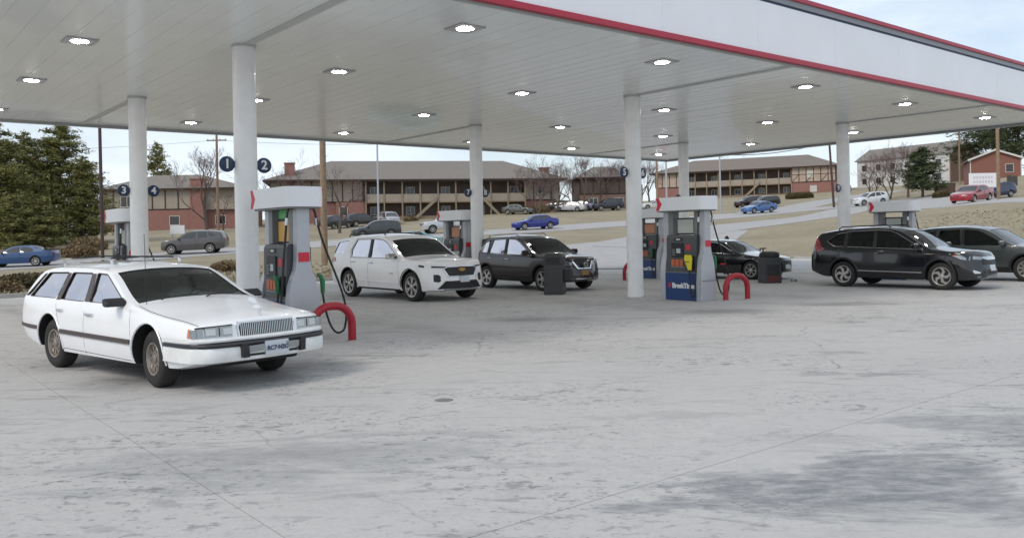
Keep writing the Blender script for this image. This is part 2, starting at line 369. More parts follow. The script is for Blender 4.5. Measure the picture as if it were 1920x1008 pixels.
# forecourt: base sheet, slabs with recessed joints near the camera, plain pavement farther off
lot = MB()
lot.add([AB(a, b, -0.014) for a, b in ((LOT_A0, LOT_B0), (LOT_A1, LOT_B0), (LOT_A1, LOT_B1), (LOT_A0, LOT_B1))], [(0, 1, 2, 3)])
lot = tag(lot.build('forecourt', M['joint']), kind='structure')
SA, SB, NA, NB = 4.6, 2.97, 10, 12
a0, b0 = -4.21 - SA * 4, -8.85 - SB * 6
sm = MB(); gp = 0.0035
sm.b2(gp, SA - gp, gp, SB - gp, -0.012, 0.0)
sme = sm.mesh('slab', M['concrete'])
for i in range(NA):
    for j in range(NB):
        p = AB(a0 + i * SA, b0 + j * SB)
        s = inst('slab', sme, lot, p, (0, 0, YAW))
a1, b1 = a0 + NA * SA, b0 + NB * SB
pv = MB()
for (x0, x1, y0, y1) in ((LOT_A0, a0, LOT_B0, LOT_B1), (a1, LOT_A1, LOT_B0, LOT_B1), (a0, a1, LOT_B0, b0), (a0, a1, b1, LOT_B1)):
    pv.add([AB(x0, y0), AB(x1, y0), AB(x1, y1), AB(x0, y1)], [(0, 1, 2, 3)])
pv.build('far_pavement', M['concrete'], lot)

def strip(name, pts, width, m, dz=0.05, step=1.5, kind='structure'):
    P = [Vector((x, y, 0)) for x, y in pts]; Q = []
    n = len(P)
    for i in range(n - 1):
        p0, p1, p2, p3 = P[max(i - 1, 0)], P[i], P[i + 1], P[min(i + 2, n - 1)]
        k = max(2, int((p2 - p1).length / step))
        for t in np.linspace(0, 1, k, endpoint=False):
            Q.append(0.5 * ((2 * p1) + (p2 - p0) * t + (2 * p0 - 5 * p1 + 4 * p2 - p3) * t * t + (3 * p1 - p0 - 3 * p2 + p3) * t ** 3))
    Q.append(P[-1])
    rows = []
    for i, q in enumerate(Q):
        t = (Q[min(i + 1, len(Q) - 1)] - Q[max(i - 1, 0)]).normalized(); s = Vector((-t.y, t.x, 0))
        wd = np.interp(i / (len(Q) - 1), np.linspace(0, 1, len(width)), width) if isinstance(width, (list, tuple)) else width
        zc = T(q.x, q.y)
        row = []
        for e in np.linspace(-0.5, 0.5, 9):
            c = q + s * (e * wd); row.append((c.x, c.y, max(T(c.x, c.y), 0.0) + dz))
        rows.append(row)
    rows = [[(r_[0][0], r_[0][1], r_[0][2] - 0.25)] + r_ + [(r_[-1][0], r_[-1][1], r_[-1][2] - 0.25)] for r_ in rows]
    b = MB(); b.grid(rows)
    return tag(b.build(name, m, smooth=0.7), kind=kind)
for nm, pts, wd in ROADS:
    strip(nm, pts, wd, M['road'], dz={'road': 0.05, 'side_road': 0.046, 'driveway': 0.03, 'access_road': 0.042}[nm])
# kerbs along the verge
def kerb(a_, b_, c_, d_, nm='kerb'):
    k = MB(); p, q = AB(a_, b_), AB(c_, d_); n = max(1, int((q - p).length / 3.0)); t = (q - p) / n; ang = math.atan2(t.y, t.x)
    o = empty(nm, p, 0); tag(o, kind='structure')
    km = MB(); km.b2(0.004, t.length - 0.004, -0.09, 0.09, -0.1, 0.13); me = km.mesh('kerb_stone', M['kerb'])
    for i in range(n): inst('kerb_stone', me, o, t * i, (0, 0, ang))
kerb(-42, 16.1, 19, 16.1); kerb(39.1, 13, 39.1, -38)
# ------------------------------------------------------------------ fuel canopy
mat('soffit', (0.88, 0.91, 0.90), 0.22, noise=0.03, nscale=0.8, coat=0.3)
mat('fascia_white', (0.82, 0.83, 0.86), 0.35, noise=0.03, nscale=0.6)
mat('canopy_red', (0.42, 0.02, 0.05), 0.4)
mat('fascia_grey', (0.23, 0.24, 0.26), 0.4)
mat('seam', (0.16, 0.16, 0.15), 0.7)
mat('column_white', (0.86, 0.865, 0.87), 0.33, noise=0.06, nscale=2.5, coat=0.2)
mat('navy', (0.012, 0.035, 0.09), 0.35)
mat('sign_white', (0.8, 0.8, 0.8), 0.5)
mat('beam_grey', (0.52, 0.535, 0.52), 0.35); mat('trim_grey', (0.36, 0.37, 0.37), 0.4)
CA0, CA1, CB0, CB1 = -6.2, 27.9, -5.25, 13.35
canopy = empty('fuel_canopy', AB((CA0 + CA1) / 2, (CB0 + CB1) / 2), YAW, 'large white flat gas station canopy with red-edged fascia over the pumps', 'canopy')
ctr = Vector(((CA0 + CA1) / 2, (CB0 + CB1) / 2, 0))
LA, LB = (CA1 - CA0) / 2, (CB1 - CB0) / 2
FZ = 1.40
# soffit planks run across the canopy, each its own panel with a raised lap
PW = 0.406; npl = int((2 * LA - 0.2) / PW)
pk = MB(); L = 2 * LB - 0.12
pk.prism([(0.001, 0.0), (PW - 0.05, 0.0), (PW - 0.047, 0.0035), (PW - 0.001, 0.0035), (PW - 0.001, 0.03), (0.001, 0.03)], 'y', -L / 2, L / 2)
pme = pk.mesh('soffit_plank', M['soffit'])
xst = -npl * PW / 2
for i in range(npl):
    inst('soffit_plank', pme, canopy, (xst + i * PW, 0, ZS + random.uniform(-0.002, 0.002)))
b = MB(); b.b2(-LA + 0.06, LA - 0.06, -LB + 0.06, LB - 0.06, ZS + 0.06, ZS + 1.2); b.build('roof_deck', M['fascia_grey'], canopy)
# fascia: separate white panels, red lower edge, grey reveal and red cap on each side
def fascia(side, length, wall):
    # side frame: along = local axis of the edge, placed by a matrix
    for k, (x0, x1) in enumerate(zip(np.arange(-length / 2, length / 2 - 0.01, wall), np.append(np.arange(-length / 2 + wall, length / 2, wall), length / 2))):
        p = MB(); p.b2(x0 + 0.002, x1 - 0.002, -0.05, 0.0, ZS + 0.03, ZS + FZ - 0.28)
        o = p.build('fascia_panel', M['fascia_white'], canopy); side(o)
    for nm, y0, y1, z0, z1, m in (('lower_red_edge', -0.09, 0.02, ZS - 0.07, ZS + 0.03, 'canopy_red'), ('dark_reveal', -0.02, 0.0, ZS + FZ - 0.28, ZS + FZ - 0.22, 'navy'),  # navy strip set back between white panel and grey band
                                  ('grey_band', -0.055, 0.0, ZS + FZ - 0.22, ZS + FZ - 0.09, 'fascia_grey'), ('upper_red_edge', -0.10, 0.0, ZS + FZ - 0.09, ZS + FZ, 'canopy_red')):
        p = MB(); p.b2(-length / 2, length / 2, y0, y1, z0, z1); o = p.build(nm, M[m] if True else None, canopy); side(o)
def plc(x, y, rz):
    def f(o): o.location = (x, y, 0); o.rotation_euler = (0, 0, rz)
    return f
fascia(plc(0, -LB, 0), 2 * LA, 3.05)
fascia(plc(LA, 0, math.pi / 2), 2 * LB - 0.21, 3.05)
fascia(plc(0, LB, math.pi), 2 * LA, 3.05)
fascia(plc(-LA, 0, -math.pi / 2), 2 * LB - 0.21, 3.05)
# perimeter trim under the soffit and the beam covers that run out from each column
p = MB()
for s in (-1, 1):
    p.b2(-LA + 0.03, LA - 0.03, s * (LB - 0.03), s * (LB - 0.15), ZS - 0.085, ZS - 0.004)
    p.b2(s * (LA - 0.03), s * (LA - 0.15), -LB + 0.16, LB - 0.16, ZS - 0.085, ZS - 0.004)
p.build('perimeter_trim', M['trim_grey'], canopy)
for i in range(3):
    for j, (y0, y1) in enumerate(((-LB + 0.16, 0 - ctr.y), (CW - ctr.y, LB - 0.16))):
        x = i * CS - ctr.x
        p = MB(); p.b2(x - 0.08, x + 0.08, y0 + (0 if j == 0 else 0.3), y1 - (0.3 if j == 0 else 0), ZS - 0.028, ZS - 0.002)
        p.build('beam_cover', M['beam_grey'], canopy)
# ------------------------------------------------------------------ columns with pump numbers
dme = MB().lathe([(0, -0.015), (0.14, -0.015), (0.15, -0.01), (0.15, 0.01), (0.14, 0.015), (0, 0.015)], 28, 'y').mesh('number_disc', M['navy'], 0.6)
COLN = {(0, 0): ('1', '2'), (0, 1): ('3', '4'), (1, 0): ('5', '6'), (1, 1): ('7', '8'), (2, 0): ('9', '10'), (2, 1): ('11', '12')}
CLAB = {(0, 0): 'round white canopy column with numbers 1 and 2, right behind the white station wagon',
        (0, 1): 'round white canopy column with numbers 3 and 4 at the far left',
        (1, 0): 'round white canopy column with numbers 5 and 6, left of the blue-based pump',
        (1, 1): 'round white canopy column with numbers 7 and 8 behind the white SUV',
        (2, 0): 'white canopy column rising behind the black SUV on the right',
        (2, 1): 'thin distant white canopy column directly behind the blue-based pump'}
cm = MB(); rc = 0.215
cm.lathe([(0, 0), (rc + 0.0, 0), (rc, ZS + 0.03), (0, ZS + 0.03)], 40); cme = cm.mesh('column_shaft', M['column_white'], 0.6)
rm = MB(); rm.lathe([(rc + 0.001, -0.05), (rc + 0.018, -0.05), (rc + 0.018, 0.0), (rc + 0.001, 0.0)], 40); rme = rm.mesh('top_collar', M['beam_grey'], 0.6)
bmz = MB(); bmz.lathe([(rc + 0.001, 0.0), (rc + 0.012, 0.0), (rc + 0.012, 0.10), (rc + 0.001, 0.11)], 40); bme = bmz.mesh('base_ring', M['column_white'], 0.6)
for (i, j), nums in COLN.items():
    c = empty('canopy_column', AB(i * CS, j * CW), YAW, CLAB[(i, j)], 'column', 'columns holding up the canopy')
    inst('column_shaft', cme, c); inst('top_collar', rme, c, (0, 0, ZS - 0.004)); inst('base_ring', bme, c)
    for k, t in enumerate(nums):
        s = -1 if k == 0 else 1
        zc = {(0, 0): 3.19, (0, 1): 3.07, (1, 0): 3.38, (1, 1): 3.2, (2, 0): 3.17, (2, 1): 3.15}[(i, j)]
        # discs hang out on brackets either side, facing the drivers in the lane
        d = inst('number_disc', dme, c, (s * (rc + 0.15), 0, zc))
        tm = text_mesh('number', t, 0.25 if len(t) == 1 else 0.18, 0.003, M['sign_white'], bold=0.006)
        inst('number', tm, d, (0, -0.019, 0), (math.pi / 2, 0, 0))
        br = MB(); br.b2(-0.02, 0.02, -0.01, 0.01, -0.06, 0.06); o = br.build('bracket', M['navy'], d); o.location = (-s * 0.155, 0.0, 0)
# ------------------------------------------------------------------ canopy lights
mat('lamp_housing', (0.42, 0.42, 0.43), 0.45)
mat('lamp_lens', (0.9, 0.9, 0.9), 0.3, emit=((1.0, 0.965, 0.91), 58.0))
lh = MB(); lh.b2(-0.27, 0.27, -0.27, 0.27, -0.022, 0.0); lhm = lh.mesh('housing', M['lamp_housing'])
ll = MB(); ll.lathe([(0, -0.034), (0.11, -0.032), (0.155, -0.0225), (0, -0.0225)], 24); llm = ll.mesh('lens', M['lamp_lens'])
ORD = ['first', 'second', 'third', 'fourth', 'fifth', 'sixth']
ROWN = ['row nearest the red fascia', 'second row', 'third row', 'rearmost row']
for r_, bb in enumerate((-3.55, 1.25, 5.95, 11.15)):
    seen = 0
    for aa in (-2.6, 2.68, 8.0, 13.65, 19.05, 24.75):
        if r_ == 0 and aa < 0: continue
        l = empty('canopy_light', AB(aa, bb, ZS - 0.002), YAW, 'lit canopy ceiling light, %s from the left in the %s' % (ORD[seen], ROWN[r_]), 'light', 'lights set in the canopy soffit')
        inst('housing', lhm, l); inst('lens', llm, l); seen += 1
# ------------------------------------------------------------------ fuel dispensers
mat('pump_grey', (0.075, 0.078, 0.082), 0.45, noise=0.1, nscale=6)
mat('pump_mid', (0.20, 0.205, 0.21), 0.45)
mat('pump_alu', (0.46, 0.475, 0.50), 0.38, 0.25, noise=0.05, nscale=3)
mat('pump_blue', (0.012, 0.045, 0.16), 0.4, noise=0.08, nscale=3)
mat('valance_white', (0.82, 0.83, 0.85), 0.4)
mat('red_print', (0.60, 0.025, 0.05), 0.45)
mat('black', (0.012, 0.012, 0.013), 0.45)
mat('rubber', (0.016, 0.016, 0.017), 0.6)
mat('yellow_bag', (0.72, 0.62, 0.03), 0.5)
mat('green_nozzle', (0.02, 0.16, 0.06), 0.45)
mat('display', (0.45, 0.52, 0.56), 0.2)
mat('button', (0.52, 0.13, 0.05), 0.4)
mat('poster_pale', (0.52, 0.55, 0.50), 0.35)
mat('poster_green', (0.05, 0.40, 0.08), 0.35)
mat('poster_yellow', (0.65, 0.36, 0.06), 0.35)
mat('steel', (0.5, 0.5, 0.51), 0.25, 0.9)
logo_me = text_mesh('brand_text', 'BreakTime', 0.175, 0.003, M['sign_white'], bold=0.007, spacing=0.92)
def rrect(x0, x1, y0, y1, r, n=5):
    P = []
    for cx, cy, a in ((x1 - r, y1 - r, 0), (x0 + r, y1 - r, 90), (x0 + r, y0 + r, 180), (x1 - r, y0 + r, 270)):
        for k in range(n + 1):
            t = R(a + 90 * k / n); P.append((cx + r * math.cos(t), cy + r * math.sin(t)))
    return P
def bez(p0, p1, p2, p3, n=14):
    p0, p1, p2, p3 = map(Vector, (p0, p1, p2, p3)); o = []
    for t in np.linspace(0, 1, n):
        o.append(p0 * (1 - t) ** 3 + p1 * 3 * t * (1 - t) ** 2 + p2 * 3 * t * t * (1 - t) + p3 * t ** 3)
    return o
def make_pump():
    # local x along the island, outward end +x; the faces look along +-y
    r = empty('fuel_pump')
    HX = 0.50
    b = MB(); b.b2(-HX, HX, -0.27, 0.27, 0.0, 0.70); b.build('base_cabinet', M['pump_blue'], r, bevel=0.008)
    b = MB(); b.prism([(-0.235, 0.71), (0.235, 0.71), (0.225, 1.60), (0.19, 1.66), (-0.19, 1.66), (-0.225, 1.60)], 'x', -HX + 0.02, HX - 0.02)
    b.build('console', M['pump_grey'], r, bevel=0.01)
    b = MB(); b.b2(-HX, HX, -0.25, 0.25, 0.70, 0.72); b.build('waist_strip', M['pump_mid'], r)
    for s in (-1, 1):
        prof = [(-0.28, 0.0), (0.28, 0.0), (0.285, 0.55), (0.275, 0.75), (0.245, 0.95), (0.20, 1.10), (0.145, 1.22), (0.12, 1.40), (0.115, 2.33), (-0.115, 2.33), (-0.12, 1.40), (-0.145, 1.22), (-0.20, 1.10), (-0.245, 0.95), (-0.275, 0.75), (-0.285, 0.55)]
        b = MB(); b.prism(prof, 'x', s * HX, s * (HX + 0.17)); e = b.build('end_panel', M['pump_alu'], r, bevel=0.012)
        b = MB(); b.b2(s * (HX + 0.171), s * (HX + 0.176), -0.27, 0.27, 0.50, 0.512); b.build('panel_joint', M['pump_grey'], e)
        b = MB(); b.b2(s * HX - s * 0.16, s * HX, -0.12, 0.12, 1.66, 2.33); b.build('valance_post', M['pump_mid'], r, bevel=0.008)
        b = MB(); b.b2(s * (HX + 0.172), s * (HX + 0.178), -0.10, 0.10, 1.36, 1.52); b.build('end_sticker', M['red_print'], e)
    # valance with bowed ends
    pl = rrect(-0.82, 0.82, -0.36, 0.36, 0.20, 6)
    b = MB(); b.prism(pl, 'z', 2.29, 2.63); b.build('valance', M['valance_white'], r, smooth=0.5)
    b = MB(); b.prism(rrect(-0.78, 0.78, -0.32, 0.32, 0.18, 5), 'z', 2.26, 2.288); b.build('valance_underside', M['pump_mid'], r)
    for s in (-1, 1):                       # the two fuelling faces
        def bx(name, x0, x1, z0, z1, y0, y1, m, par=r, bev=0.0):
            q = MB(); q.b2(-s * x0, -s * x1, s * y0, s * y1, z0, z1); return q.build(name, M[m], par, bevel=bev)
        # x runs left to right for someone facing this side: x_view = -s * x
        ch = MB(); c0 = -0.70
        ch.prism([(-s * (c0 + dx), z) for dx, z in ((0, 2.295), (0.09, 2.295), (0.20, 2.46), (0.09, 2.625), (0, 2.625), (0.05, 2.46))], 'y', s * 0.355, s * 0.364)
        ch.build('chevron', M['red_print'], r)
        t = inst('brand_text', logo_me, r, (-s * 0.08, s * 0.273, 0.37), (math.pi / 2, 0, 0 if s < 0 else math.pi))
        lg = MB(); lg.prism([(-s * (-0.42 + dx), 0.37 + z) for dx, z in ((0, -.06), (0.03, -.06), (0.075, 0), (0.03, .06), (0, .06), (0.02, 0))], 'y', s * 0.271, s * 0.275)
        lg.prism([(-s * (-0.36 + dx * 0.7), 0.42 + z * 0.55) for dx, z in ((0, -.06), (0.03, -.06), (0.075, 0), (0.03, .06), (0, .06), (0.02, 0))], 'y', s * 0.271, s * 0.275)
        lg = lg.build('logo_mark', M['red_print'], r); lg.location.x = -s * 0.02
        bz = bx('reader_bezel', -0.30, 0.08, 1.10, 1.46, 0.20, 0.255, 'black', r, 0.008)
        bx('reader_screen', -0.13, 0.00, 1.20, 1.32, 0.256, 0.262, 'display', bz)
        kp = MB()
        for k in range(4):
            for q_ in range(3): kp.b2(s * (0.27 - q_ * 0.035), s * (0.245 - q_ * 0.035), s * 0.256, s * 0.264, 1.14 + k * 0.045, 1.17 + k * 0.045)
        kp.build('keypad', M['pump_mid'], bz)
        bx('price_display', -0.22, 0.05, 1.51, 1.59, 0.205, 0.236, 'black', r, 0.004)
        bx('price_digits', -0.15, -0.02, 1.53, 1.57, 0.237, 0.240, 'poster_pale', r)
        bx('warning_sticker', 0.16, 0.30, 1.28, 1.42, 0.222, 0.234, 'red_print', r)
        for k in range(3): bx('grade_button', -0.31 + k * 0.135, -0.20 + k * 0.135, 0.87, 1.04, 0.225, 0.258, 'button', r, 0.006)
        bx('grade_sign', -0.33, 0.10, 0.83, 0.862, 0.225, 0.25, 'pump_mid', r)
        bo = bx('nozzle_boot', 0.26, 0.42, 0.78, 1.12, 0.22, 0.30, 'black', r, 0.01)
        nz_ = MB(); nz_.tube([(-s * 0.34, s * 0.33, 0.82), (-s * 0.34, s * 0.34, 1.02), (-s * 0.32, s * 0.36, 1.10), (-s * 0.27, s * 0.36, 1.13)], [0.035, 0.045, 0.04, 0.02], 8)
        nz_.build('nozzle', M['green_nozzle'], r, smooth=0.8)
        ho = MB(); ends = HX + 0.10
        # hose hangs from the head beside the outer end panel, sweeps low and comes back up to the nozzle
        if s < 0:
            path = [Vector((ends, s * 0.14, 2.27)), Vector((ends, s * 0.22, 2.26))] + bez((ends, s * 0.25, 2.2), (ends, s * 0.36, 1.2), (ends, s * 0.42, 0.2), (ends * 0.86, s * 0.40, 0.12)) + bez((ends * 0.84, s * 0.40, 0.11), (ends * 0.72, s * 0.40, 0.06), (0.38, s * 0.38, 0.30), (0.34, s * 0.33, 0.82))
        else:
            path = [Vector((ends, s * 0.14, 2.27)), Vector((ends, s * 0.22, 2.26))] + bez((ends, s * 0.25, 2.2), (ends + .06, s * 0.40, 1.3), (ends + .18, s * 0.85, 0.75), (ends + .12, s * 0.72, 0.20)) + bez((ends + .11, s * 0.70, 0.15), (ends + .06, s * 0.52, -0.02), (ends + .02, s * 0.42, 0.35), (ends, s * 0.36, 0.86))
            nz2 = MB(); nz2.tube([(ends, s * 0.37, 0.80), (ends, s * 0.37, 1.0), (ends, s * 0.34, 1.10), (ends, s * 0.28, 1.14)], [0.035, 0.045, 0.04, 0.022], 8); nz2.build('nozzle', M['green_nozzle'], r, smooth=0.8)
        ho.tube(path, 0.019, 8); h = ho.build('hose', M['rubber'], r, smooth=0.8)
        br_ = MB(); br_.tube([(ends, s * 0.262, 2.10), (ends, s * 0.275, 1.98)], 0.03, 8); br_.build('breakaway', M['steel'], h, smooth=0.8)
    # advertising topper between the posts
    b = MB()
    b.b2(-0.29, 0.29, -0.035, 0.035, 1.67, 2.10); tp = b.build('topper_frame', M['black'], r, bevel=0.005)
    for s in (-1, 1):
        q = MB(); q.b2(-0.255, 0.255, s * 0.036, s * 0.040, 1.71, 2.06); q.build('topper_poster', M['poster_pale'], tp)
    return r
pump0 = make_pump()
KP = 1.80
PUMPS = [((0, 0), -KP, 'gas pump with white valance beside the front of the white station wagon'),
         ((1, 0), -KP, 'gas pump with blue lettered base and yellow nozzle bag, standing in the open'),
         ((2, 0), -KP, 'gas pump whose white valance shows above the black SUV on the right'),
         ((0, 1), 1.3, 'gas pump partly hidden behind the far left canopy column'),
         ((1, 1), 1.2, 'gas pump rising behind the white SUV by column 7 and 8'),
         ((2, 1), -3.6, 'gas pump with blue base partly hidden behind column 5 and 6')]
pset = [pump0] + [copy_tree(pump0) for _ in PUMPS[1:]]
for k, ((i, j), kb, lab) in enumerate(PUMPS):
    p = pset[k]
    loc = AB(i * CS, j * CW + kb)
    if k == 5: loc = Vector((5.28, 32.2, 0))
    p.location = loc; p.rotation_euler = (0, 0, ISL); tag(p, lab, 'gas pump', 'fuel pumps under the canopy')
    if k == 1:
        q = MB(); q.prism([(0.02, 0), (0.10, 0.0), (0.13, 0.30), (0.10, 0.38), (-0.08, 0.38), (-0.10, 0.28)], 'y', -0.46, -0.40)
        yb = q.build('nozzle_bag', M['yellow_bag'], p, bevel=0.012); yb.location = (0.33, 0.05, 0.78); tag(yb, 'yellow out-of-order bag over the nozzle')
        q = MB(); q.b2(-0.05, 0.07, -0.464, -0.461, 0.20, 0.22); q.build('bag_print', M['black'], yb)
    if k == 0:
        for ch in p.children:
            if ch.name.startswith('topper_frame'):
                for po in ch.children: po.data = po.data.copy(); po.data.materials[0] = M['poster_yellow']
        q = MB(); q.b2(-0.2, 0.2, -0.05, 0.05, 2.11, 2.27); o = q.build('topper_sign', M['poster_green'], p)
    if k in (4, 5):
        for ch in p.children:
            if ch.name.startswith('topper_frame'):
                for po in ch.children:
                    po.data = po.data.copy(); po.data.materials[0] = mat('poster_orange', (0.55, 0.25, 0.14), 0.4)
# ------------------------------------------------------------------ red hoop bollards
mat('bollard_red', (0.36, 0.010, 0.022), 0.38, noise=0.08, nscale=5)
mat('scuff', (0.12, 0.03, 0.03), 0.7)
hw, rh, rt = 0.36, 0.32, 0.068
path = [(-hw, 0, -0.02), (-hw, 0, 0.24)]
path += [(-hw + rh * (1 - math.cos(t)), 0, 0.30 + rh * math.sin(t)) for t in np.linspace(0.05, math.pi / 2, 8)]
path += [(hw - rh * (1 - math.cos(t)), 0, 0.30 + rh * math.sin(t)) for t in np.linspace(math.pi / 2, 0.05, 8)]
path += [(hw, 0, 0.24), (hw, 0, -0.02)]
hme = MB().tube(path, rt, 14).mesh('hoop', M['bollard_red'], 0.8)
fme = MB().lathe([(rt + 0.001, 0.0), (rt + 0.03, 0.0), (rt + 0.02, 0.02), (rt + 0.001, 0.022)], 16).mesh('foot_ring', M['kerb'], 0.6)
for loc, rz, sc_, lab in ((Vector((-3.02, 14.08, 0)), YAW, 1.0, 'red steel hoop bollard in front of the white station wagon\'s nose'),
                    (Vector((5.62, 21.22, 0)), YAW - 0.2, 1.0, 'red steel hoop bollard right of the blue-based pump'),
                    (Vector((4.35, 31.0, 0)), YAW, 1.0, 'far red hoop bollard mostly hidden behind column 5 and 6'),
                    (AB(2 * CS, -3.1), YAW, 1.0, 'red hoop bollard glimpsed under the black SUV on the right')):
    o = empty('hoop_bollard', loc, rz, lab, 'bollard', 'red hoop bollards at the island ends')
    inst('hoop', hme, o)
    for s in (-1, 1): inst('foot_ring', fme, o, (s * hw, 0, 0))
    o.scale = (sc_,) * 3
# ------------------------------------------------------------------ trash and windshield-service bins
mat('bin_grey', (0.045, 0.047, 0.05), 0.55, noise=0.1, nscale=6)
mat('bin_dark', (0.02, 0.02, 0.022), 0.6)
def make_bin(kind):
    r = empty('trash_bin')
    b = MB(); b.prism([(-0.28, -0.28), (0.28, -0.28), (0.28, 0.28), (-0.28, 0.28)], 'z', 0.0, 0.86)
    body = b.build('body', M['bin_grey'], r, bevel=0.02)
    for s in (-1, 1):
        q = MB(); q.b2(-0.2, 0.2, s * 0.281, s * 0.288, 0.08, 0.62); q.build('side_panel', M['bin_dark' if kind else 'bin_grey'], body, bevel=0.004)
    if kind == 0:
        b = MB(); b.prism([(-0.29, 0.86), (0.29, 0.86), (0.29, 1.08), (0.20, 1.17), (-0.20, 1.17), (-0.29, 1.08)], 'y', -0.29, 0.29); hd = b.build('hood', M['bin_grey'], r, bevel=0.015)
        for s in (-1, 1):
            q = MB(); q.b2(-0.2, 0.2, s * 0.291, s * 0.296, 0.90, 1.05); q.build('opening', M['black'], hd)
        b = MB(); b.b2(0.28, 0.50, -0.2, 0.2, 0.38, 0.72); sq = b.build('towel_box', M['bin_dark'], r, bevel=0.015)
        q = MB(); q.b2(0.501, 0.505, -0.12, 0.12, 0.45, 0.56); q.build('towel_slot', M['black'], sq)
    else:
        b = MB(); b.lathe([(0, 0.86), (0.30, 0.86), (0.32, 0.92), (0.29, 1.02), (0.16, 1.06), (0, 1.06)], 20); b.build('lid', M['bin_dark'], r, smooth=0.7)
        b = MB(); b.tube([(-0.16, 0.1, 1.0), (-0.16, 0.1, 1.16)], 0.02, 6); b.tube([(-0.26, 0.1, 1.16), (-0.06, 0.1, 1.16)], 0.02, 6); b.build('squeegee', M['black'], r)
        b = MB(); b.b2(-0.2, 0.2, -0.293, -0.289, 0.05, 0.25); b.build('red_label', M['scuff'], r)
    return r
b1 = make_bin(0); b1.location = (1.22, 24.55, 0); b1.rotation_euler = (0, 0, -0.22); tag(b1, 'dark grey square trash bin in front of the dark maroon SUV', 'trash bin'); b1.scale = (1.0, 1.0, 1.02)
b2_ = make_bin(1); b2_.location = (8.52, 28.0, 0); b2_.rotation_euler = (0, 0, 0.1); tag(b2_, 'dark grey round-lidded bin in front of the black sedan', 'trash bin'); b2_.scale = (1.05, 1.05, 0.98)
# small things on the concrete
mat('iron', (0.22, 0.20, 0.19), 0.7, 0.4)
b = MB(); b.lathe([(0, 0.004), (0.085, 0.004), (0.10, 0.002), (0.105, -0.01)], 24); o = b.build('tank_cover', M['iron'], smooth=0.5); o.location = (-0.76, 9.02, 0); tag(o, 'small dark round metal cover set in the concrete', 'cover')
b = MB(); b.lathe([(0, 0.09), (0.03, 0.09), (0.034, 0.0), (0, 0.0)], 10); b.lathe([(0, 0.075), (0.04, 0.07), (0.04, 0.0), (0, 0)], 9, 'x', (0.12, 0, 0.04)); o = b.build('litter', M['pump_mid']); o.location = (9.35, 28.3, 0.0); o.rotation_euler = (0, 0, 0.4); tag(o, 'small crumpled litter on the concrete beyond the round-lidded bin', 'litter')
# ------------------------------------------------------------------ vehicles
mat('tyre', (0.022, 0.021, 0.020), 0.8, noise=0.15, nscale=12)
mat('rim_silver', (0.52, 0.50, 0.48), 0.28, 0.8)
mat('rim_dark', (0.03, 0.03, 0.03), 0.5, 0.2)
mat('chrome', (0.62, 0.62, 0.63), 0.12, 1.0)
mat('trim_black', (0.014, 0.014, 0.015), 0.5)
mat('interior', (0.09, 0.092, 0.088), 0.85)
mat('seat_grey', (0.22, 0.215, 0.205), 0.9)
mat('lamp_clear', (0.30, 0.32, 0.33), 0.12, 0.5, coat=1.0)
mat('lamp_inner', (0.55, 0.57, 0.57), 0.25, 0.2)
mat('amber', (0.75, 0.16, 0.02), 0.2, coat=1.0)
mat('tail_red', (0.28, 0.010, 0.013), 0.2, coat=1.0)
mat('plate_white', (0.55, 0.58, 0.62), 0.5)
mat('plate_gold', (0.24, 0.13, 0.03), 0.5)
mat('plate_ink', (0.05, 0.06, 0.12), 0.6)
mat('dark_glass', (0.012, 0.015, 0.017), 0.03, spec=0.8, ior=1.6)
glass('glass_clear', (0.74, 0.82, 0.76), 1.5)
glass('glass_tint', (0.14, 0.15, 0.145), 2.1, refl=(0.97, 0.93, 0.95))
glass('glass_film', (0.06, 0.06, 0.06), 11.0, refl=(0.98, 0.94, 0.97))
def pch(pts):
    p = sorted(pts); x = np.array([q[0] for q in p], float); y = np.array([q[1] for q in p], float)
    h = np.diff(x); d = np.diff(y) / h; m = np.zeros(len(x)); m[0] = d[0]; m[-1] = d[-1]
    for i in range(1, len(x) - 1):
        if d[i - 1] * d[i] > 0:
            w1, w2 = 2 * h[i] + h[i - 1], h[i] + 2 * h[i - 1]; m[i] = (w1 + w2) / (w1 / d[i - 1] + w2 / d[i])
    def f(t):
        t = min(max(t, x[0]), x[-1]); i = int(min(max(np.searchsorted(x, t) - 1, 0), len(h) - 1)); s = (t - x[i]) / h[i]
        return float((2 * s ** 3 - 3 * s ** 2 + 1) * y[i] + (s ** 3 - 2 * s ** 2 + s) * h[i] * m[i] + (-2 * s ** 3 + 3 * s ** 2) * y[i + 1] + (s ** 3 - s ** 2) * h[i] * m[i + 1])
    return f
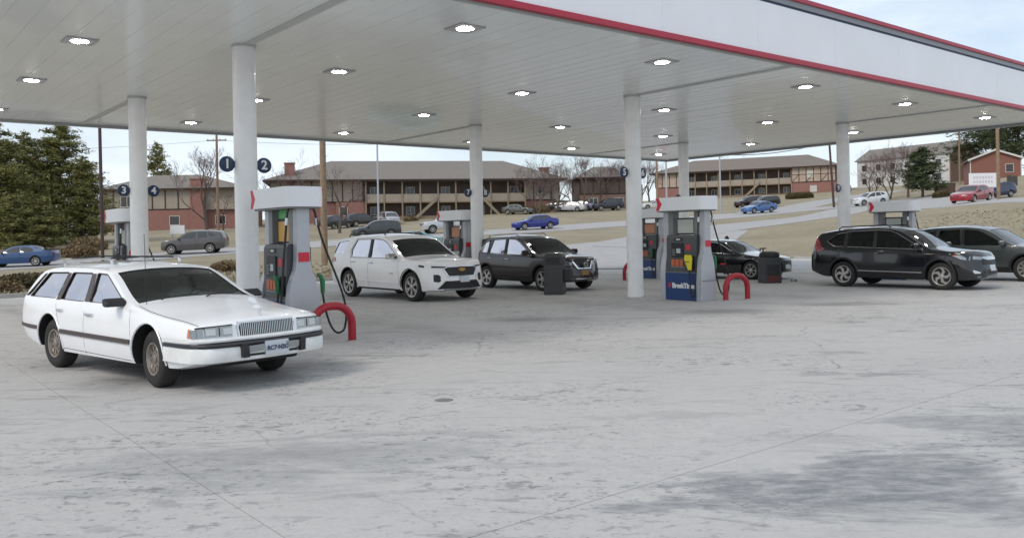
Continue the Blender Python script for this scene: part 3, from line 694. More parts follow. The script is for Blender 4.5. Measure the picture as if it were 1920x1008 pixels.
class Shape:
    def __init__(s, sp):
        s.sp = sp; s.top = pch(sp['top']); s.belt = pch(sp['belt']); s.bot = pch(sp['bot']); s.plan = pch(sp['plan'])
        s.xf = max(p[0] for p in sp['top']); s.xr = min(p[0] for p in sp['top'])
        s.crn = pch(sp.get('crown', [(s.xr, .04), (s.xr + .3, .06), (-.3, .07), (.5, .11), (1.2, .07), (s.xf, .03)]))
        s.tum = sp.get('tum', 0.34); s.tuck = sp.get('tuck', 0.07); s.bow = sp.get('bow', 0.16); s.slant = sp.get('slant', 0.0); s.hip = sp.get('hip', 0.03)
        s.rbow = sp.get('rbow', 0.06)
    def edge(s, x): return max(s.belt(x) + 0.012, s.top(x) - s.crn(x))
    def Y(s, x, z):
        wd = s.plan(x); zb = s.belt(x); z0 = s.bot(x); t = (z - z0) / max(zb - z0, 1e-3)
        if t <= 1:
            if t < .5: return wd * (1 - s.tuck * (1 - max(t, 0) / .5) ** 2.2)
            return wd * (1 - s.hip * ((t - .5) / .5) ** 2)
        q = z - zb; return wd * (1 - s.hip) - s.tum * q - 0.05 * min(1, q / 0.06) * s.sp.get('ledge', 0.35)
    def zt(s, x, y):
        e = s.edge(x); ye = s.Y(x, e); p = s.sp.get('cp', 2.4)
        return e + (s.top(x) - e) * (1 - min(1, abs(y) / max(ye, .05)) ** p)
    def warp(s, p):
        x, y, z = p; wd = max(s.plan(min(max(x, s.xr), s.xf)), .3)
        k = min(max((x - 0.5) / (s.xf - 0.5), 0), 1.1); kr = min(max((-x - 0.5) / (-s.xr - 0.5), 0), 1.1)
        r = min(abs(y) / wd, 1.2) ** 2.4
        return (x - s.bow * k * k * r + s.rbow * kr * kr * r - s.slant * k ** 4 * max(0, z - 0.5), y, z)
    def ring(s, x, ins=0.0, zb=None, nl=9, nu=5, nc=6):
        z0 = s.bot(x) if zb is None else zb; b = s.belt(x); e = s.edge(x) - ins * 0.6; b = min(b, e - 0.01)
        P = [(0.0, z0), (max(.05, s.Y(x, z0) - ins) * .55, z0), (max(.05, s.Y(x, z0) - ins) * .93, z0)]
        for t in np.linspace(0.03, 1, nl): P.append((max(.04, s.Y(x, z0 + (b - z0) * t) - ins), z0 + (b - z0) * t))
        for t in np.linspace(0, 1, nu + 1)[1:]: P.append((max(.04, s.Y(x, b + (e - b) * t) - ins), b + (e - b) * t))
        ye = P[-1][0]; tp = max(s.top(x) - ins, e + 0.005); pw = s.sp.get('cp', 2.4)
        for t in np.linspace(0, 1, nc + 1)[1:]:
            y = ye * (1 - t); P.append((y, e + (tp - e) * (1 - (y / ye) ** pw)))
        return P
    def solid(s, xsn, ins=0.0, zb=None, **kw):
        mb = MB(); rows = []
        for x in xsn:
            r = s.ring(x, ins, zb, **kw); n = len(r)
            rows.append([(x, y, z) for y, z in r] + [(x, -y, z) for y, z in r[-2:0:-1]])
        N = len(rows[0])
        mb.add([p for r in rows for p in r], [(i * N + k, i * N + (k + 1) % N, (i + 1) * N + (k + 1) % N, (i + 1) * N + k) for i in range(len(rows) - 1) for k in range(N)])
        for r in (rows[0], rows[-1]):
            L_ = r[:n]
            G = [[(p[0], p[1] * c, p[2]) for c in np.linspace(-1, 1, 9)] for p in L_[1:-1]]
            mb.grid(G)
            # close bottom and top rows of the cap
            x = r[0][0]
            mb.add([G[0][k] for k in range(9)] + [(x, 0, L_[0][1 + 1])], [])
        mb.v = [s.warp(p) for p in mb.v]
        return mb
def to_obj(mb, m, name='tmp'):
    me = bpy.data.meshes.new(name); me.from_pydata(mb.v, [], mb.f); me.materials.append(m)
    bm = bmesh.new(); bm.from_mesh(me); bmesh.ops.remove_doubles(bm, verts=bm.verts, dist=2e-4)
    loose = [v for v in bm.verts if not v.link_faces]; bmesh.ops.delete(bm, geom=loose, context='VERTS')
    eb = [e for e in bm.edges if e.is_boundary]
    if eb: bmesh.ops.holes_fill(bm, edges=eb, sides=0)
    bmesh.ops.recalc_face_normals(bm, faces=bm.faces); bm.to_mesh(me); bm.free()
    o = bpy.data.objects.new(name, me); COL.objects.link(o); return o
def boolean(o, cutters):
    for c in cutters:
        md = o.modifiers.new('b', 'BOOLEAN'); md.operation = 'DIFFERENCE'; md.object = c; md.solver = 'EXACT'; md.material_mode = 'TRANSFER'
    dg = bpy.context.evaluated_depsgraph_get(); dg.update()
    me = bpy.data.meshes.new_from_object(o.evaluated_get(dg))
    o.modifiers.clear(); old = o.data; o.data = me; bpy.data.meshes.remove(old)
    for c in cutters:
        d = c.data; bpy.data.objects.remove(c); bpy.data.meshes.remove(d)
    shade(me, 0.55); return o
def patch(poly, cuts=2):
    bm = bmesh.new(); bm.faces.new([bm.verts.new((p[0], p[1], 0)) for p in poly]); bmesh.ops.triangulate(bm, faces=bm.faces)
    bmesh.ops.subdivide_edges(bm, edges=bm.edges, cuts=cuts, use_grid_fill=True)
    bm.verts.index_update(); vs = [(v.co.x, v.co.y) for v in bm.verts]; fs = [tuple(v.index for v in f.verts) for f in bm.faces]; bm.free()
    return vs, fs
def grow(poly, d):
    cx = sum(p[0] for p in poly) / len(poly); cy = sum(p[1] for p in poly) / len(poly); o = []
    for x, y in poly:
        l = math.hypot(x - cx, y - cy); o.append((x + (x - cx) / l * d, y + (y - cy) / l * d))
    return o
def rnd(poly, r=0.04, n=3):
    # rounded polygon corners
    o = []; N = len(poly)
    for i in range(N):
        p0, p1, p2 = (Vector((*poly[i - 1], 0)), Vector((*poly[i], 0)), Vector((*poly[(i + 1) % N], 0)))
        a = (p0 - p1); b = (p2 - p1); ra = min(r, a.length * .45, b.length * .45); A = p1 + a.normalized() * ra; B = p1 + b.normalized() * ra
        for t in np.linspace(0, 1, n + 1):
            q = A * (1 - t) ** 2 + p1 * 2 * t * (1 - t) + B * t * t; o.append((q.x, q.y))
    return o
RIMS = {}
def wheel_mesh(style, Rw, wid, rim):
    key = (style, Rw, wid, rim)
    if key in RIMS: return RIMS[key]
    h = wid / 2
    ty = MB(); ty.lathe([(rim - .005, -h * .8), (rim + .01, -h * .95), (rim + .05, -h), (Rw - .03, -h * .93), (Rw - .006, -h * .72), (Rw, -h * .4), (Rw, h * .4), (Rw - .006, h * .72), (Rw - .03, h * .93), (rim + .05, h), (rim + .01, h * .95), (rim - .005, h * .8)], 36, 'y')
    tm = ty.mesh('tyre', M['tyre'], 0.7)
    bk = MB(); bk.lathe([(0, -h * .35), (rim - .004, -h * .35), (rim - .004, h * .4), (0, h * .4)], 30, 'y'); bm_ = bk.mesh('wheel', M['rim_dark'], 0.6)
    rm = MB(); o_ = -h                      # outer face at -y
    rm.lathe([(rim, o_ * .82), (rim - .008, o_ * .93), (rim - .028, o_ * .90), (rim - .04, o_ * .55)], 36, 'y')
    rm.lathe([(0, o_ * .84), (.035, o_ * .84), (.055, o_ * .78), (.06, o_ * .45)], 16, 'y')
    if style == 'slots':                   # cast alloy with ten short dark openings
        rm.lathe([(rim - .035, o_ * .62), (rim - .055, o_ * .66), (rim - .06, o_ * .5)], 36, 'y')
        rm.lathe([(.05, o_ * .70), (.085, o_ * .68), (.09, o_ * .45)], 20, 'y')
        for k in range(10):
            a = 2 * math.pi * (k + .5) / 10; ca, sa = math.cos(a), math.sin(a); q = (-sa, ca)
            P = []
            for rr, ww in ((.075, .018), (rim - .03, .026)):
                for sg in (-1, 1): P.append((rr * ca + q[0] * ww * sg, rr * sa + q[1] * ww * sg))
            rm.add([(P[i][0], o_ * y, P[i][1]) for y in (.66, .40) for i in (0, 1, 3, 2)], [(0, 1, 2, 3), (0, 1, 5, 4), (1, 2, 6, 5), (2, 3, 7, 6), (3, 0, 4, 7)])
    else:
        ns = {'five': 5, 'twin': 6, 'multi': 9, 'swirl': 5, 'simple': 7}[style]
        for k in range(ns):
            a = 2 * math.pi * k / ns + .3
            for off in ((-.16, .16) if style in ('twin', 'five') else (0,)):
                segs = [(.04, a, .022), (rim * .55, a + off * .7, .017), (rim - .02, a + off, .022)]
                if style == 'swirl': segs = [(.04, a, .03), (rim * .6, a + .05, .04), (rim * .75, a + .35, .035), (rim - .015, a + .55, .05)]
                if style == 'multi': segs = [(.04, a, .03), (rim - .02, a, .036)]
                L_ = []; R_ = []
                for rr, aa, ww in segs:
                    ca, sa = math.cos(aa), math.sin(aa); L_.append((rr * ca + sa * ww, rr * sa - ca * ww)); R_.append((rr * ca - sa * ww, rr * sa + ca * ww))
                for i in range(len(segs) - 1):
                    P = [L_[i], R_[i], R_[i + 1], L_[i + 1]]
                    rm.add([(p[0], o_ * y, p[1]) for y in (.80, .45) for p in P], [(0, 1, 2, 3), (0, 1, 5, 4), (1, 2, 6, 5), (2, 3, 7, 6), (3, 0, 4, 7)])
    rmm = rm.mesh('rim', M['rim_silver'] if style != 'slots' else mat('rim_bronze', (0.34, 0.30, 0.265), 0.35, 0.8), 0.5)
    RIMS[key] = (tm, bm_, rmm); return RIMS[key]
def put_wheels(root, sp, rim_mat=None):
    Rw, wid, rim = sp['R'], sp['tw'], sp['rim']; tm, bm_, rmm = wheel_mesh(sp.get('style', 'simple'), Rw, wid, rim)
    if rim_mat is not None: rmm = rmm.copy(); rmm.materials[0] = rim_mat
    for sx in (1, -1):
        for s in (-1, 1):
            wh = inst('wheel', bm_, root, (sx * sp['wb'] / 2 + sp.get('xo', 0), s * (sp['tr'] - wid / 2), Rw), (0, random.uniform(0, 2), 0))
            if s > 0: wh.rotation_euler = (0, random.uniform(0, 2), math.pi)
            if sx > 0: wh.rotation_euler.z += sp.get('steer', 0.0)
            inst('tyre', tm, wh); inst('rim', rmm, wh)
def make_car(name, sp, paint, loc, heading, label, cat, group=None, lod=0, glass_side='glass_tint', glass_front='glass_clear'):
    root = empty(name, loc, heading, label, cat, group); S = Shape(sp); root.scale = (sp.get('scale', 1.0),) * 3
    keyx = sorted(set([round(p[0], 3) for p in sp['top']] + [round(p[0], 3) for p in sp['plan']] + list(np.round(np.linspace(S.xr, S.xf, 44 if lod == 0 else 20), 3))))
    xsn = [keyx[0]]
    for x in keyx[1:]:
        if x - xsn[-1] > (0.012 if lod == 0 else 0.04) or x == keyx[-1]: xsn.append(x)
    body = to_obj(S.solid(xsn) if lod == 0 else S.solid(xsn, nl=5, nu=3, nc=4), paint, 'body')
    cut = []
    Rw = sp['R']; ra = sp.get('arch', Rw + 0.045)
    for sx in (1, -1):
        for s in (-1, 1):
            c = MB(); x = sx * sp['wb'] / 2 + sp.get('xo', 0); y0 = s * (sp['tr'] - 0.36); y1 = s * (sp['tr'] + .5)
            c.lathe([(0, y0), (ra, y0), (ra, y1), (0, y1)], 28 if lod == 0 else 16, 'y', (x, 0, Rw + sp.get('archz', 0.01)))
            cut.append(to_obj(c, M['trim_black']))
    wins = sp.get('wins', [])
    ws0, ws1 = sp['ws']                       # windshield: cowl x, header x
    def ws_grid(x0, x1, m0, dz, nx=8, ny=11):
        G = []
        for x in np.linspace(x0, x1, nx):
            hw_ = S.Y(x, S.edge(x)) - m0; G.append([S.warp((x, y, S.zt(x, y) + dz)) for y in np.linspace(-hw_, hw_, ny)])
        return G
    if lod == 0:
        cx0, cx1 = sp['cabin']                # rear, front of the hollow
        cut.append(to_obj(S.solid(list(np.linspace(cx0, cx1, 26)), 0.045, Rw + sp.get('archz', 0.01) + ra + 0.025), M['interior']))
        def slab_(G0, G1):
            mb = MB(); r, c = len(G0), len(G0[0]); mb.grid(G0); mb.grid(G1)
            k = r * c
            bd = [(0, j) for j in range(c)] + [(i, c - 1) for i in range(1, r)] + [(r - 1, j) for j in range(c - 2, -1, -1)] + [(i, 0) for i in range(r - 2, 0, -1)]
            ids = [i * c + j for i, j in bd]
            for q in range(len(ids)):
                a_, b_ = ids[q], ids[(q + 1) % len(ids)]; mb.f.append((a_, b_, k + b_, k + a_)); mb.mi.append(0)
            return mb
        cut.append(to_obj(slab_(ws_grid(ws0 - .05, ws1 + .05, .075, .10), ws_grid(ws0 - .05, ws1 + .05, .075, -.14)), M['trim_black']))
        for wp in wins:
            c = MB(); c.prism(rnd(wp, .03), 'y', -1.4, 1.4); cut.append(to_obj(c, M['trim_black']))
    boolean(body, cut); body.parent = root
    # panes
    off = -0.018 if lod == 0 else 0.007
    mb = MB(); mb.grid(ws_grid(ws0 - (.03 if lod == 0 else .04), ws1 + (.03 if lod == 0 else .05), .06 if lod == 0 else .07, -.012 if lod == 0 else .008))
    mb.build('windshield', M[glass_front if lod == 0 else 'dark_glass'], root, smooth=1.0)
    if 'rw' in sp:
        r0, r1 = sp['rw']; mb = MB(); mb.grid(ws_grid(r0, r1, .09, .006)); mb.build('rear_window', M['dark_glass'], root, smooth=1.0)
    for k, wp in enumerate(wins):
        P, F = patch(rnd(grow(wp, .012 if lod == 0 else 0), .03), 1)
        for s in (-1, 1):
            mb = MB(); mb.add([S.warp((x, s * (S.Y(x, z) + off), z)) for x, z in P], F)
            gm = M[sp.get('winmat', {}).get(k, glass_side)] if lod == 0 else M['dark_glass']
            mb.build('side_window', gm, root, smooth=1.0)
    put_wheels(root, sp)
    def side_line(name, pts, rad, m, s, par=root, closed=False, off_=0.002, n=6):
        mb = MB(); Q = []
        for i in range(len(pts) - (0 if closed else 1)):
            p, q = pts[i], pts[(i + 1) % len(pts)]; k = max(2, int(math.dist(p, q) / .12))
            for t in np.linspace(0, 1, k, endpoint=False):
                x, z = p[0] + (q[0] - p[0]) * t, p[1] + (q[1] - p[1]) * t; Q.append(S.warp((x, s * (S.Y(x, z) + off_), z)))
        if not closed: x, z = pts[-1]; Q.append(S.warp((x, s * (S.Y(x, z) + off_), z)))
        mb.tube(Q, rad, n, closed=closed); return mb.build(name, M[m] if isinstance(m, str) else m, par, smooth=0.8)
    def side_plate(name, poly, th, m, s, par=root, cuts=1, inset=0.01):
        P, F = patch(poly, cuts); mb = MB(); n = len(P)
        vs = [S.warp((x, s * (S.Y(x, z) + th), z)) for x, z in P] + [S.warp((x, s * (S.Y(x, z) - inset), z)) for x, z in P]
        E_ = {}
        for f in F:
            for a_, b_ in zip(f, f[1:] + f[:1]): E_[(min(a_, b_), max(a_, b_))] = E_.get((min(a_, b_), max(a_, b_)), 0) + 1
        mb.add(vs, F + [tuple(n + i for i in f[::-1]) for f in F] + [(a_, b_, n + b_, n + a_) for (a_, b_), c in E_.items() if c == 1])
        return mb.build(name, M[m] if isinstance(m, str) else m, par, smooth=0.6)
    def front_plate(name, poly, x0, th, m, par=root, cuts=2, back=0.06):
        P, F = patch(poly, cuts); mb = MB(); n = len(P)
        vs = [S.warp((x0 + th, y, z)) for y, z in P] + [S.warp((x0 - back, y, z)) for y, z in P]
        E_ = {}
        for f in F:
            for a_, b_ in zip(f, f[1:] + f[:1]): E_[(min(a_, b_), max(a_, b_))] = E_.get((min(a_, b_), max(a_, b_)), 0) + 1
        mb.add(vs, F + [tuple(n + i for i in f[::-1]) for f in F] + [(a_, b_, n + b_, n + a_) for (a_, b_), c in E_.items() if c == 1])
        return mb.build(name, M[m] if isinstance(m, str) else m, par, smooth=0.6)
    def mirror(x, z, s, m, sz=(.11, .22, .14), out=.16):
        y = S.Y(x, z); mb = MB(); mb.b2(x - .03, x + .02, s * (y - .02), s * (y + out * .5), z - .03, z + .02); a_ = mb.build('mirror', M['trim_black'], root, bevel=.01)
        mb = MB(); mb.box((x, s * (y + out), z + .03), sz); mb.build('mirror_housing', m, a_, bevel=.035)
        mb = MB(); mb.box((x - sz[0] / 2 - .003, s * (y + out), z + .03), (.004, sz[1] * .85, sz[2] * .8)); mb.build('mirror_glass', M['chrome'], a_)
    def handle(x, z, s, m, l=.18):
        o_ = side_line('door_handle', [(x - l / 2, z), (x + l / 2, z)], .018, m, s, off_=.012, n=8); return o_
    def seats(xs_, z=.95):
        for x in xs_:
            for y in (-.36, .36):
                mb = MB(); mb.prism([(x + .28, .42), (x + .30, .55), (x - .12, .52), (x - .30, z), (x - .24, z + .22), (x - .36, z + .22), (x - .42, z), (x - .24, .42)], 'y', y - .24, y + .24)
                mb.build('seat', M['seat_grey'], root, bevel=.03)
        mb = MB(); zf_ = Rw + sp.get('archz', 0.01) + ra + 0.026; mb.b2(cx0 + .15, cx1 - .25, -.62, .62, zf_ + .002, zf_ + .02); mb.build('cabin_floor', M['interior'], root)
        mb = MB(); xd = sp['ws'][0] - .12; mb.prism([(xd + .1, .55), (xd + .12, .84), (xd - .1, .88), (xd - .3, .80), (xd - .32, .6)], 'y', -.64, .64); mb.build('dashboard', M['interior'], root, bevel=.03)
        mb = MB(); mb.tube([(xd - .42 - .19 * .35 * math.sin(t), .36 + .19 * math.cos(t), .86 + .18 * math.sin(t)) for t in np.linspace(0, 2 * math.pi, 20, endpoint=False)], .014, 6, closed=True); mb.build('steering_wheel', M['trim_black'], root, smooth=.8)
    root_api = dict(root=root, S=S, side_line=side_line, side_plate=side_plate, front_plate=front_plate, mirror=mirror, handle=handle, seats=seats, body=body)
    return type('Car', (), root_api)
def flip(poly): return [(-y, z) for y, z in poly][::-1]
def paint(name, col, rough=0.28, coat=0.8, metal=0.0, noise=0.03):
    return mat(name, col, rough, metal, 0.5, coat, noise=noise, nscale=2.0)
def crossover(**k):
    sp = dict(wb=2.70, tr=.905, R=.355, tw=.235, rim=.245, arch=.405, archz=.015,
        top=[(2.25, .78), (2.21, .92), (2.0, 1.0), (1.4, 1.065), (1.12, 1.10), (.22, 1.58), (.03, 1.635), (-.5, 1.685), (-1.2, 1.665), (-1.95, 1.57), (-2.1, 1.53), (-2.36, 1.06), (-2.42, .8)],
        belt=[(2.25, .74), (2.1, .88), (1.4, .98), (0, 1.02), (-1.3, 1.07), (-2.1, 1.12), (-2.42, .85)],
        bot=[(2.25, .32), (1.9, .25), (-1.9, .27), (-2.42, .42)],
        plan=[(2.25, .70), (2.18, .80), (1.95, .885), (1.4, .92), (-1.4, .92), (-2.0, .89), (-2.3, .84), (-2.42, .76)],
        crown=[(-2.42, .04), (-2.1, .06), (-.3, .07), (.3, .06), (1.1, .06), (2.25, .04)],
        ws=(1.10, .24), cabin=(-2.05, 1.0), tum=.30, bow=.20, slant=.22,
        wins=[[(.84, 1.055), (.16, 1.44), (-.05, 1.52), (-.42, 1.545), (-.36, 1.06)], [(-.47, 1.065), (-.52, 1.545), (-1.12, 1.52), (-1.22, 1.10)], [(-1.31, 1.115), (-1.22, 1.505), (-1.52, 1.45), (-1.82, 1.27), (-1.62, 1.15)]])
    sp.update(k); return sp
def plate(c, x0, y, z, m, txt=None, ink='plate_ink', w_=.30, h_=.15, back=.02):
    p = c.front_plate('license_plate', [(y - w_ / 2, z - h_ / 2), (y + w_ / 2, z - h_ / 2), (y + w_ / 2, z + h_ / 2), (y - w_ / 2, z + h_ / 2)], x0, .012, m, back=back, cuts=1)
    if txt:
        t = text_mesh('plate_text', txt, .068, .002, M[ink], bold=.002)
        xx = c.S.warp((x0 + .012, y, z))[0]
        inst('plate_text', t, p, (xx + .006, y, z - .005), (math.pi / 2, 0, math.pi / 2))
    return p
def sides(f):
    for s in (-1, 1): f(s)

# ---- white station wagon in the foreground
wag = dict(scale=1.06, wb=2.664, tr=.825, R=.325, tw=.225, rim=.195, arch=.385, archz=.02, style='slots', steer=-0.12,
    top=[(2.36, .735), (2.31, .775), (1.6, .875), (1.0, .955), (.92, .965), (.06, 1.325), (-.1, 1.36), (-.7, 1.385), (-1.5, 1.378), (-1.85, 1.34), (-2.40, .955), (-2.47, .88)],
    belt=[(2.36, .68), (2.2, .735), (1.6, .80), (.95, .865), (0, .885), (-1.5, .90), (-2.3, .915), (-2.47, .84)],
    bot=[(2.36, .34), (1.9, .25), (1.3, .23), (-1.3, .23), (-1.9, .29), (-2.47, .40)],
    plan=[(2.36, .805), (2.28, .845), (1.8, .872), (0, .885), (-1.8, .875), (-2.3, .84), (-2.47, .79)],
    crown=[(-2.47, .03), (-2.2, .05), (-1.8, .06), (-.3, .065), (.1, .055), (.95, .055), (1.4, .07), (2.36, .045)],
    ws=(.93, .05), cabin=(-2.2, .82), tum=.36, bow=.10, slant=.12, tuck=.06, hip=.035, ledge=.5, rbow=.03,
    wins=[[(.70, .915), (.06, 1.228), (0, 1.255), (-.26, 1.265), (-.22, .915)], [(-.36, .915), (-.40, 1.265), (-.98, 1.265), (-1.10, .925)],
          [(-1.22, .928), (-1.10, 1.265), (-1.72, 1.255), (-2.10, .935)], [(-2.16, .94), (-1.78, 1.245), (-1.84, 1.235), (-2.27, .94)]])
WP = paint('wagon_white', (0.85, 0.865, 0.885), 0.3, 0.6)
c = make_car('station_wagon', wag, WP, (-4.86, 11.68, 0), R(-39.8), 'white old station wagon with roof rack and chrome grille, parked nearest the camera', 'car', glass_side='glass_film', glass_front='glass_clear')
c.seats((.05, -.85), .92)
mat('brown_trim', (0.07, 0.055, 0.052), 0.5); mat('bumper_strip', (0.03, 0.03, 0.035), 0.55); mat('bumper_white', (0.74, 0.75, 0.74), 0.4, noise=0.12, nscale=4)
def wagside(s):
    for wp in wag['wins']: c.side_line('window_trim', rnd(wp, .03), .007, 'brown_trim', s, closed=True, off_=.0)
    for x0, x1 in ((-.36, -.24), (-1.20, -1.08)):
        c.side_plate('pillar_cover', [(x0 + .02, .915), (x1 + .02, .915), (x1 - .05 if x0 > -.5 else x1 + .06, 1.26), (x0 - .05 if x0 > -.5 else x0 + .10, 1.26)], .004, 'brown_trim', s)
    c.side_plate('side_moulding', [(.93, .475), (.93, .525), (-.96, .545), (-.96, .495)], .018, 'brown_trim', s)
    c.side_plate('side_moulding', [(-1.70, .50), (-1.70, .55), (-2.44, .56), (-2.44, .51)], .018, 'brown_trim', s)
    c.side_plate('moulding_chrome', [(.93, .462), (.93, .472), (-.96, .492), (-.96, .482)], .014, 'chrome', s)
    for pts in ([(.90, .86), (.93, .60), (.91, .28)], [(-.28, .91), (-.29, .27)], [(-1.16, .92), (-1.12, .80), (-1.02, .62), (-.98, .30)], [(.90, .275), (-.98, .30)]):
        c.side_line('door_seam', pts, .0045, 'brown_trim', s, off_=-.002)
    c.handle(-.12, .765, s, 'chrome'); c.handle(-.98, .785, s, 'chrome', .16)
    # black mirror
    y = c.S.Y(.62, .92); m_ = MB(); m_.prism([(.72, .90), (.60, .895), (.56, .985), (.62, 1.00), (.71, .955)], 'y', s * (y - .02), s * (y + .22)); mo = m_.build('mirror', M['trim_black'], c.root, bevel=.02)
    m_ = MB(); m_.b2(.552, .556, s * (y + .03), s * (y + .2), .91, .98); m_.build('mirror_glass', M['chrome'], mo)
    c.side_plate('cornering_lamp', [(2.235, .612), (2.235, .708), (2.35, .70), (2.35, .612)], .008, 'amber', s)
    c.side_line('arch_lip', [(1.332 + .395 * math.cos(t), .345 + .395 * math.sin(t)) for t in np.linspace(-.15, math.pi + .15, 20)], .012, WP, s, off_=.004)
    c.side_line('arch_lip', [(-1.332 + .395 * math.cos(t), .345 + .395 * math.sin(t)) for t in np.linspace(-.15, math.pi + .15, 20)], .012, WP, s, off_=.004)
    f = c.front_plate
    mir = (lambda P: P if s < 0 else flip(P))
    hl = f('headlight', mir([(-.43, .615), (-.43, .722), (-.72, .715), (-.72, .612)]), 2.352, .02, 'lamp_clear')
    f('headlight_divider', mir([(-.565, .622), (-.565, .712), (-.575, .712), (-.575, .622)]), 2.352, .024, 'trim_black', hl)
    f('headlight_bezel', mir([(-.42, .602), (-.42, .612), (-.80, .610), (-.80, .600)]), 2.352, .026, 'chrome', hl)
    f('headlight_bezel', mir([(-.42, .725), (-.42, .735), (-.80, .722), (-.80, .712)]), 2.352, .024, 'trim_black', hl)
    for y0 in (.475, .66): f('reflector', mir([(-y0 + .05, .635), (-y0 + .05, .70), (-y0 - .05, .70), (-y0 - .05, .635)]), 2.352, .0225, 'lamp_inner', hl)
    f('side_lamp', mir([(-.735, .612), (-.735, .712), (-.80, .706), (-.80, .612)]), 2.345, .022, 'lamp_clear')
    f('turn_lamp', mir([(-.802, .612), (-.802, .706), (-.845, .70), (-.845, .614)]), 2.335, .022, 'lamp_clear')
    f('bumper_guard', mir([(-.40, .38), (-.41, .53), (-.34, .53), (-.33, .38)]), 2.50, .03, 'trim_black', back=.05)
    f('bumper_lamp', mir([(-.33, .43), (-.33, .50), (-.15, .505), (-.15, .435)]), 2.50, .008, 'lamp_clear', back=.03)
sides(wagside)
f = c.front_plate
g0 = f('grille', [(-.36, .575), (-.375, .70), (-.35, .755), (.35, .755), (.375, .70), (.36, .575)], 2.352, .03, 'chrome')
f('grille_mesh', [(-.34, .585), (-.355, .70), (-.335, .738), (.335, .738), (.355, .70), (.34, .585)], 2.352, .034, 'trim_black', g0)
for k in range(30):
    y = -.335 + k * .67 / 29; f('grille_bar', [(y - .004, .585), (y - .004, .736), (y + .004, .736), (y + .004, .585)], 2.352, .042, 'chrome', g0, cuts=0)
m_ = MB(); m_.tube([(2.22, 0, .79), (2.20, 0, .85)], [.012, .003], 6); m_.tube([(2.20 + .0, .02 * math.cos(t), .84 + .025 * math.sin(t)) for t in np.linspace(0, 6.28, 12, endpoint=False)], .004, 5, closed=True); m_.build('hood_ornament', M['chrome'], c.root)
# bumper wraps round the corners
def bumper(nm, z0, z1, xo, m, th=.0):
    P = []
    ys_ = np.linspace(-.86, .86, 25)
    rows = []
    for y in ys_:
        k = max(0, (abs(y) - .70) / .16); xx = 2.36 + xo - .16 * k ** 2
        rows.append([c.S.warp((xx - .16, y * (.99), z0)), c.S.warp((xx - .015, y, z0)), c.S.warp((xx, y, z0 + .02)), c.S.warp((xx, y, z1 - .02)), c.S.warp((xx - .015, y, z1)), c.S.warp((xx - .16, y * .99, z1))])
    m_ = MB(); m_.grid(rows)
    for s in (0, -1):
        r_ = rows[s]; q = [(p[0] - .52, (p[1] + (.025 if p[1] > 0 else -.025)), p[2]) for p in r_[1:5]]
        m_.grid([r_[1:5], [(p[0] - .14, p[1] + (.022 if p[1] > 0 else -.022), p[2]) for p in r_[1:5]], q])
    return m_.build(nm, M[m], c.root, smooth=.7)
bumper('front_bumper', .345, .50, .115, 'bumper_white'); bumper('bumper_strip', .508, .548, .13, 'bumper_strip'); bumper('bumper_top', .558, .60, .10, 'bumper_white')
f('air_slot', [(-.32, .385), (-.32, .41), (.32, .41), (.32, .385)], 2.478, .004, 'trim_black', back=.02)
plate(c, 2.492, 0.03, .455, 'plate_white', 'RC7\u00b7N2C', w_=.30, h_=.15, back=.03)
m_ = MB(); m_.b2(-.8, .8, -.5, .5, .14, .26)
o = m_.build('underbody', M['trim_black'], c.root)
m_ = MB(); m_.b2(1.8, 2.12, -.58, .58, .25, .345); m_.build('valance_panel', M['trim_black'], c.root, bevel=.03)
for s in (-1, 1):
    m_ = MB(); m_.tube([(-.35, s * .46, 1.425), (-.45, s * .47, 1.44), (-1.75, s * .47, 1.42), (-1.85, s * .46, 1.39)], .014, 6); m_.tube([(-.38, s * .46, 1.37), (-.40, s * .465, 1.43)], .02, 6); m_.tube([(-1.80, s * .46, 1.33), (-1.78, s * .465, 1.41)], .02, 6); m_.build('roof_rail', M['chrome'], c.root, smooth=.8)
for x in (-.55, -1.6):
    m_ = MB(); m_.tube([(x, -.46, 1.44), (x, 0, 1.455), (x, .46, 1.44)], .011, 6); m_.build('roof_bar', M['trim_black'], c.root, smooth=.8)
for k in range(5):
    m_ = MB(); y = (k - 2) * .17; m_.b2(-1.6, -.5, y - .012, y + .012, c.S.zt(-.9, y) + .0, c.S.zt(-.9, y) + .012); m_.build('roof_slat', M['chrome'], c.root)
m_ = MB(); m_.tube([(.98, -.70, .90), (.96, -.705, 1.74)], .0035, 5); m_.build('antenna', M['trim_black'], c.root)
for s in (-1, 1):
    m_ = MB(); m_.tube([c.S.warp((x, s * (c.S.Y(x, c.S.edge(x)) - .035), c.S.zt(x, c.S.Y(x, c.S.edge(x)) - .035) + .0005)) for x in np.linspace(1.0, 2.30, 14)], .004, 5); m_.build('hood_seam', M['brown_trim'], c.root)
    m_ = MB(); m_.tube([c.S.warp((x, s * (c.S.Y(x, c.S.edge(x)) - .05), c.S.zt(x, c.S.Y(x, c.S.edge(x)) - .05) + .001)) for x in np.linspace(-.1, -1.8, 14)], .006, 5); m_.build('drip_rail', M['chrome'], c.root)
for y0 in (-.52, .06):
    m_ = MB(); m_.tube([(.985, y0, .965), (.93, y0 + .1, .985), (.905, y0 + .52, 1.0)], .009, 5); m_.build('wiper', M['trim_black'], c.root)
m_ = MB(); m_.b2(.18, .20, -.11, .11, 1.20, 1.255); m_.build('rear_view_mirror', M['interior'], c.root, bevel=.01)
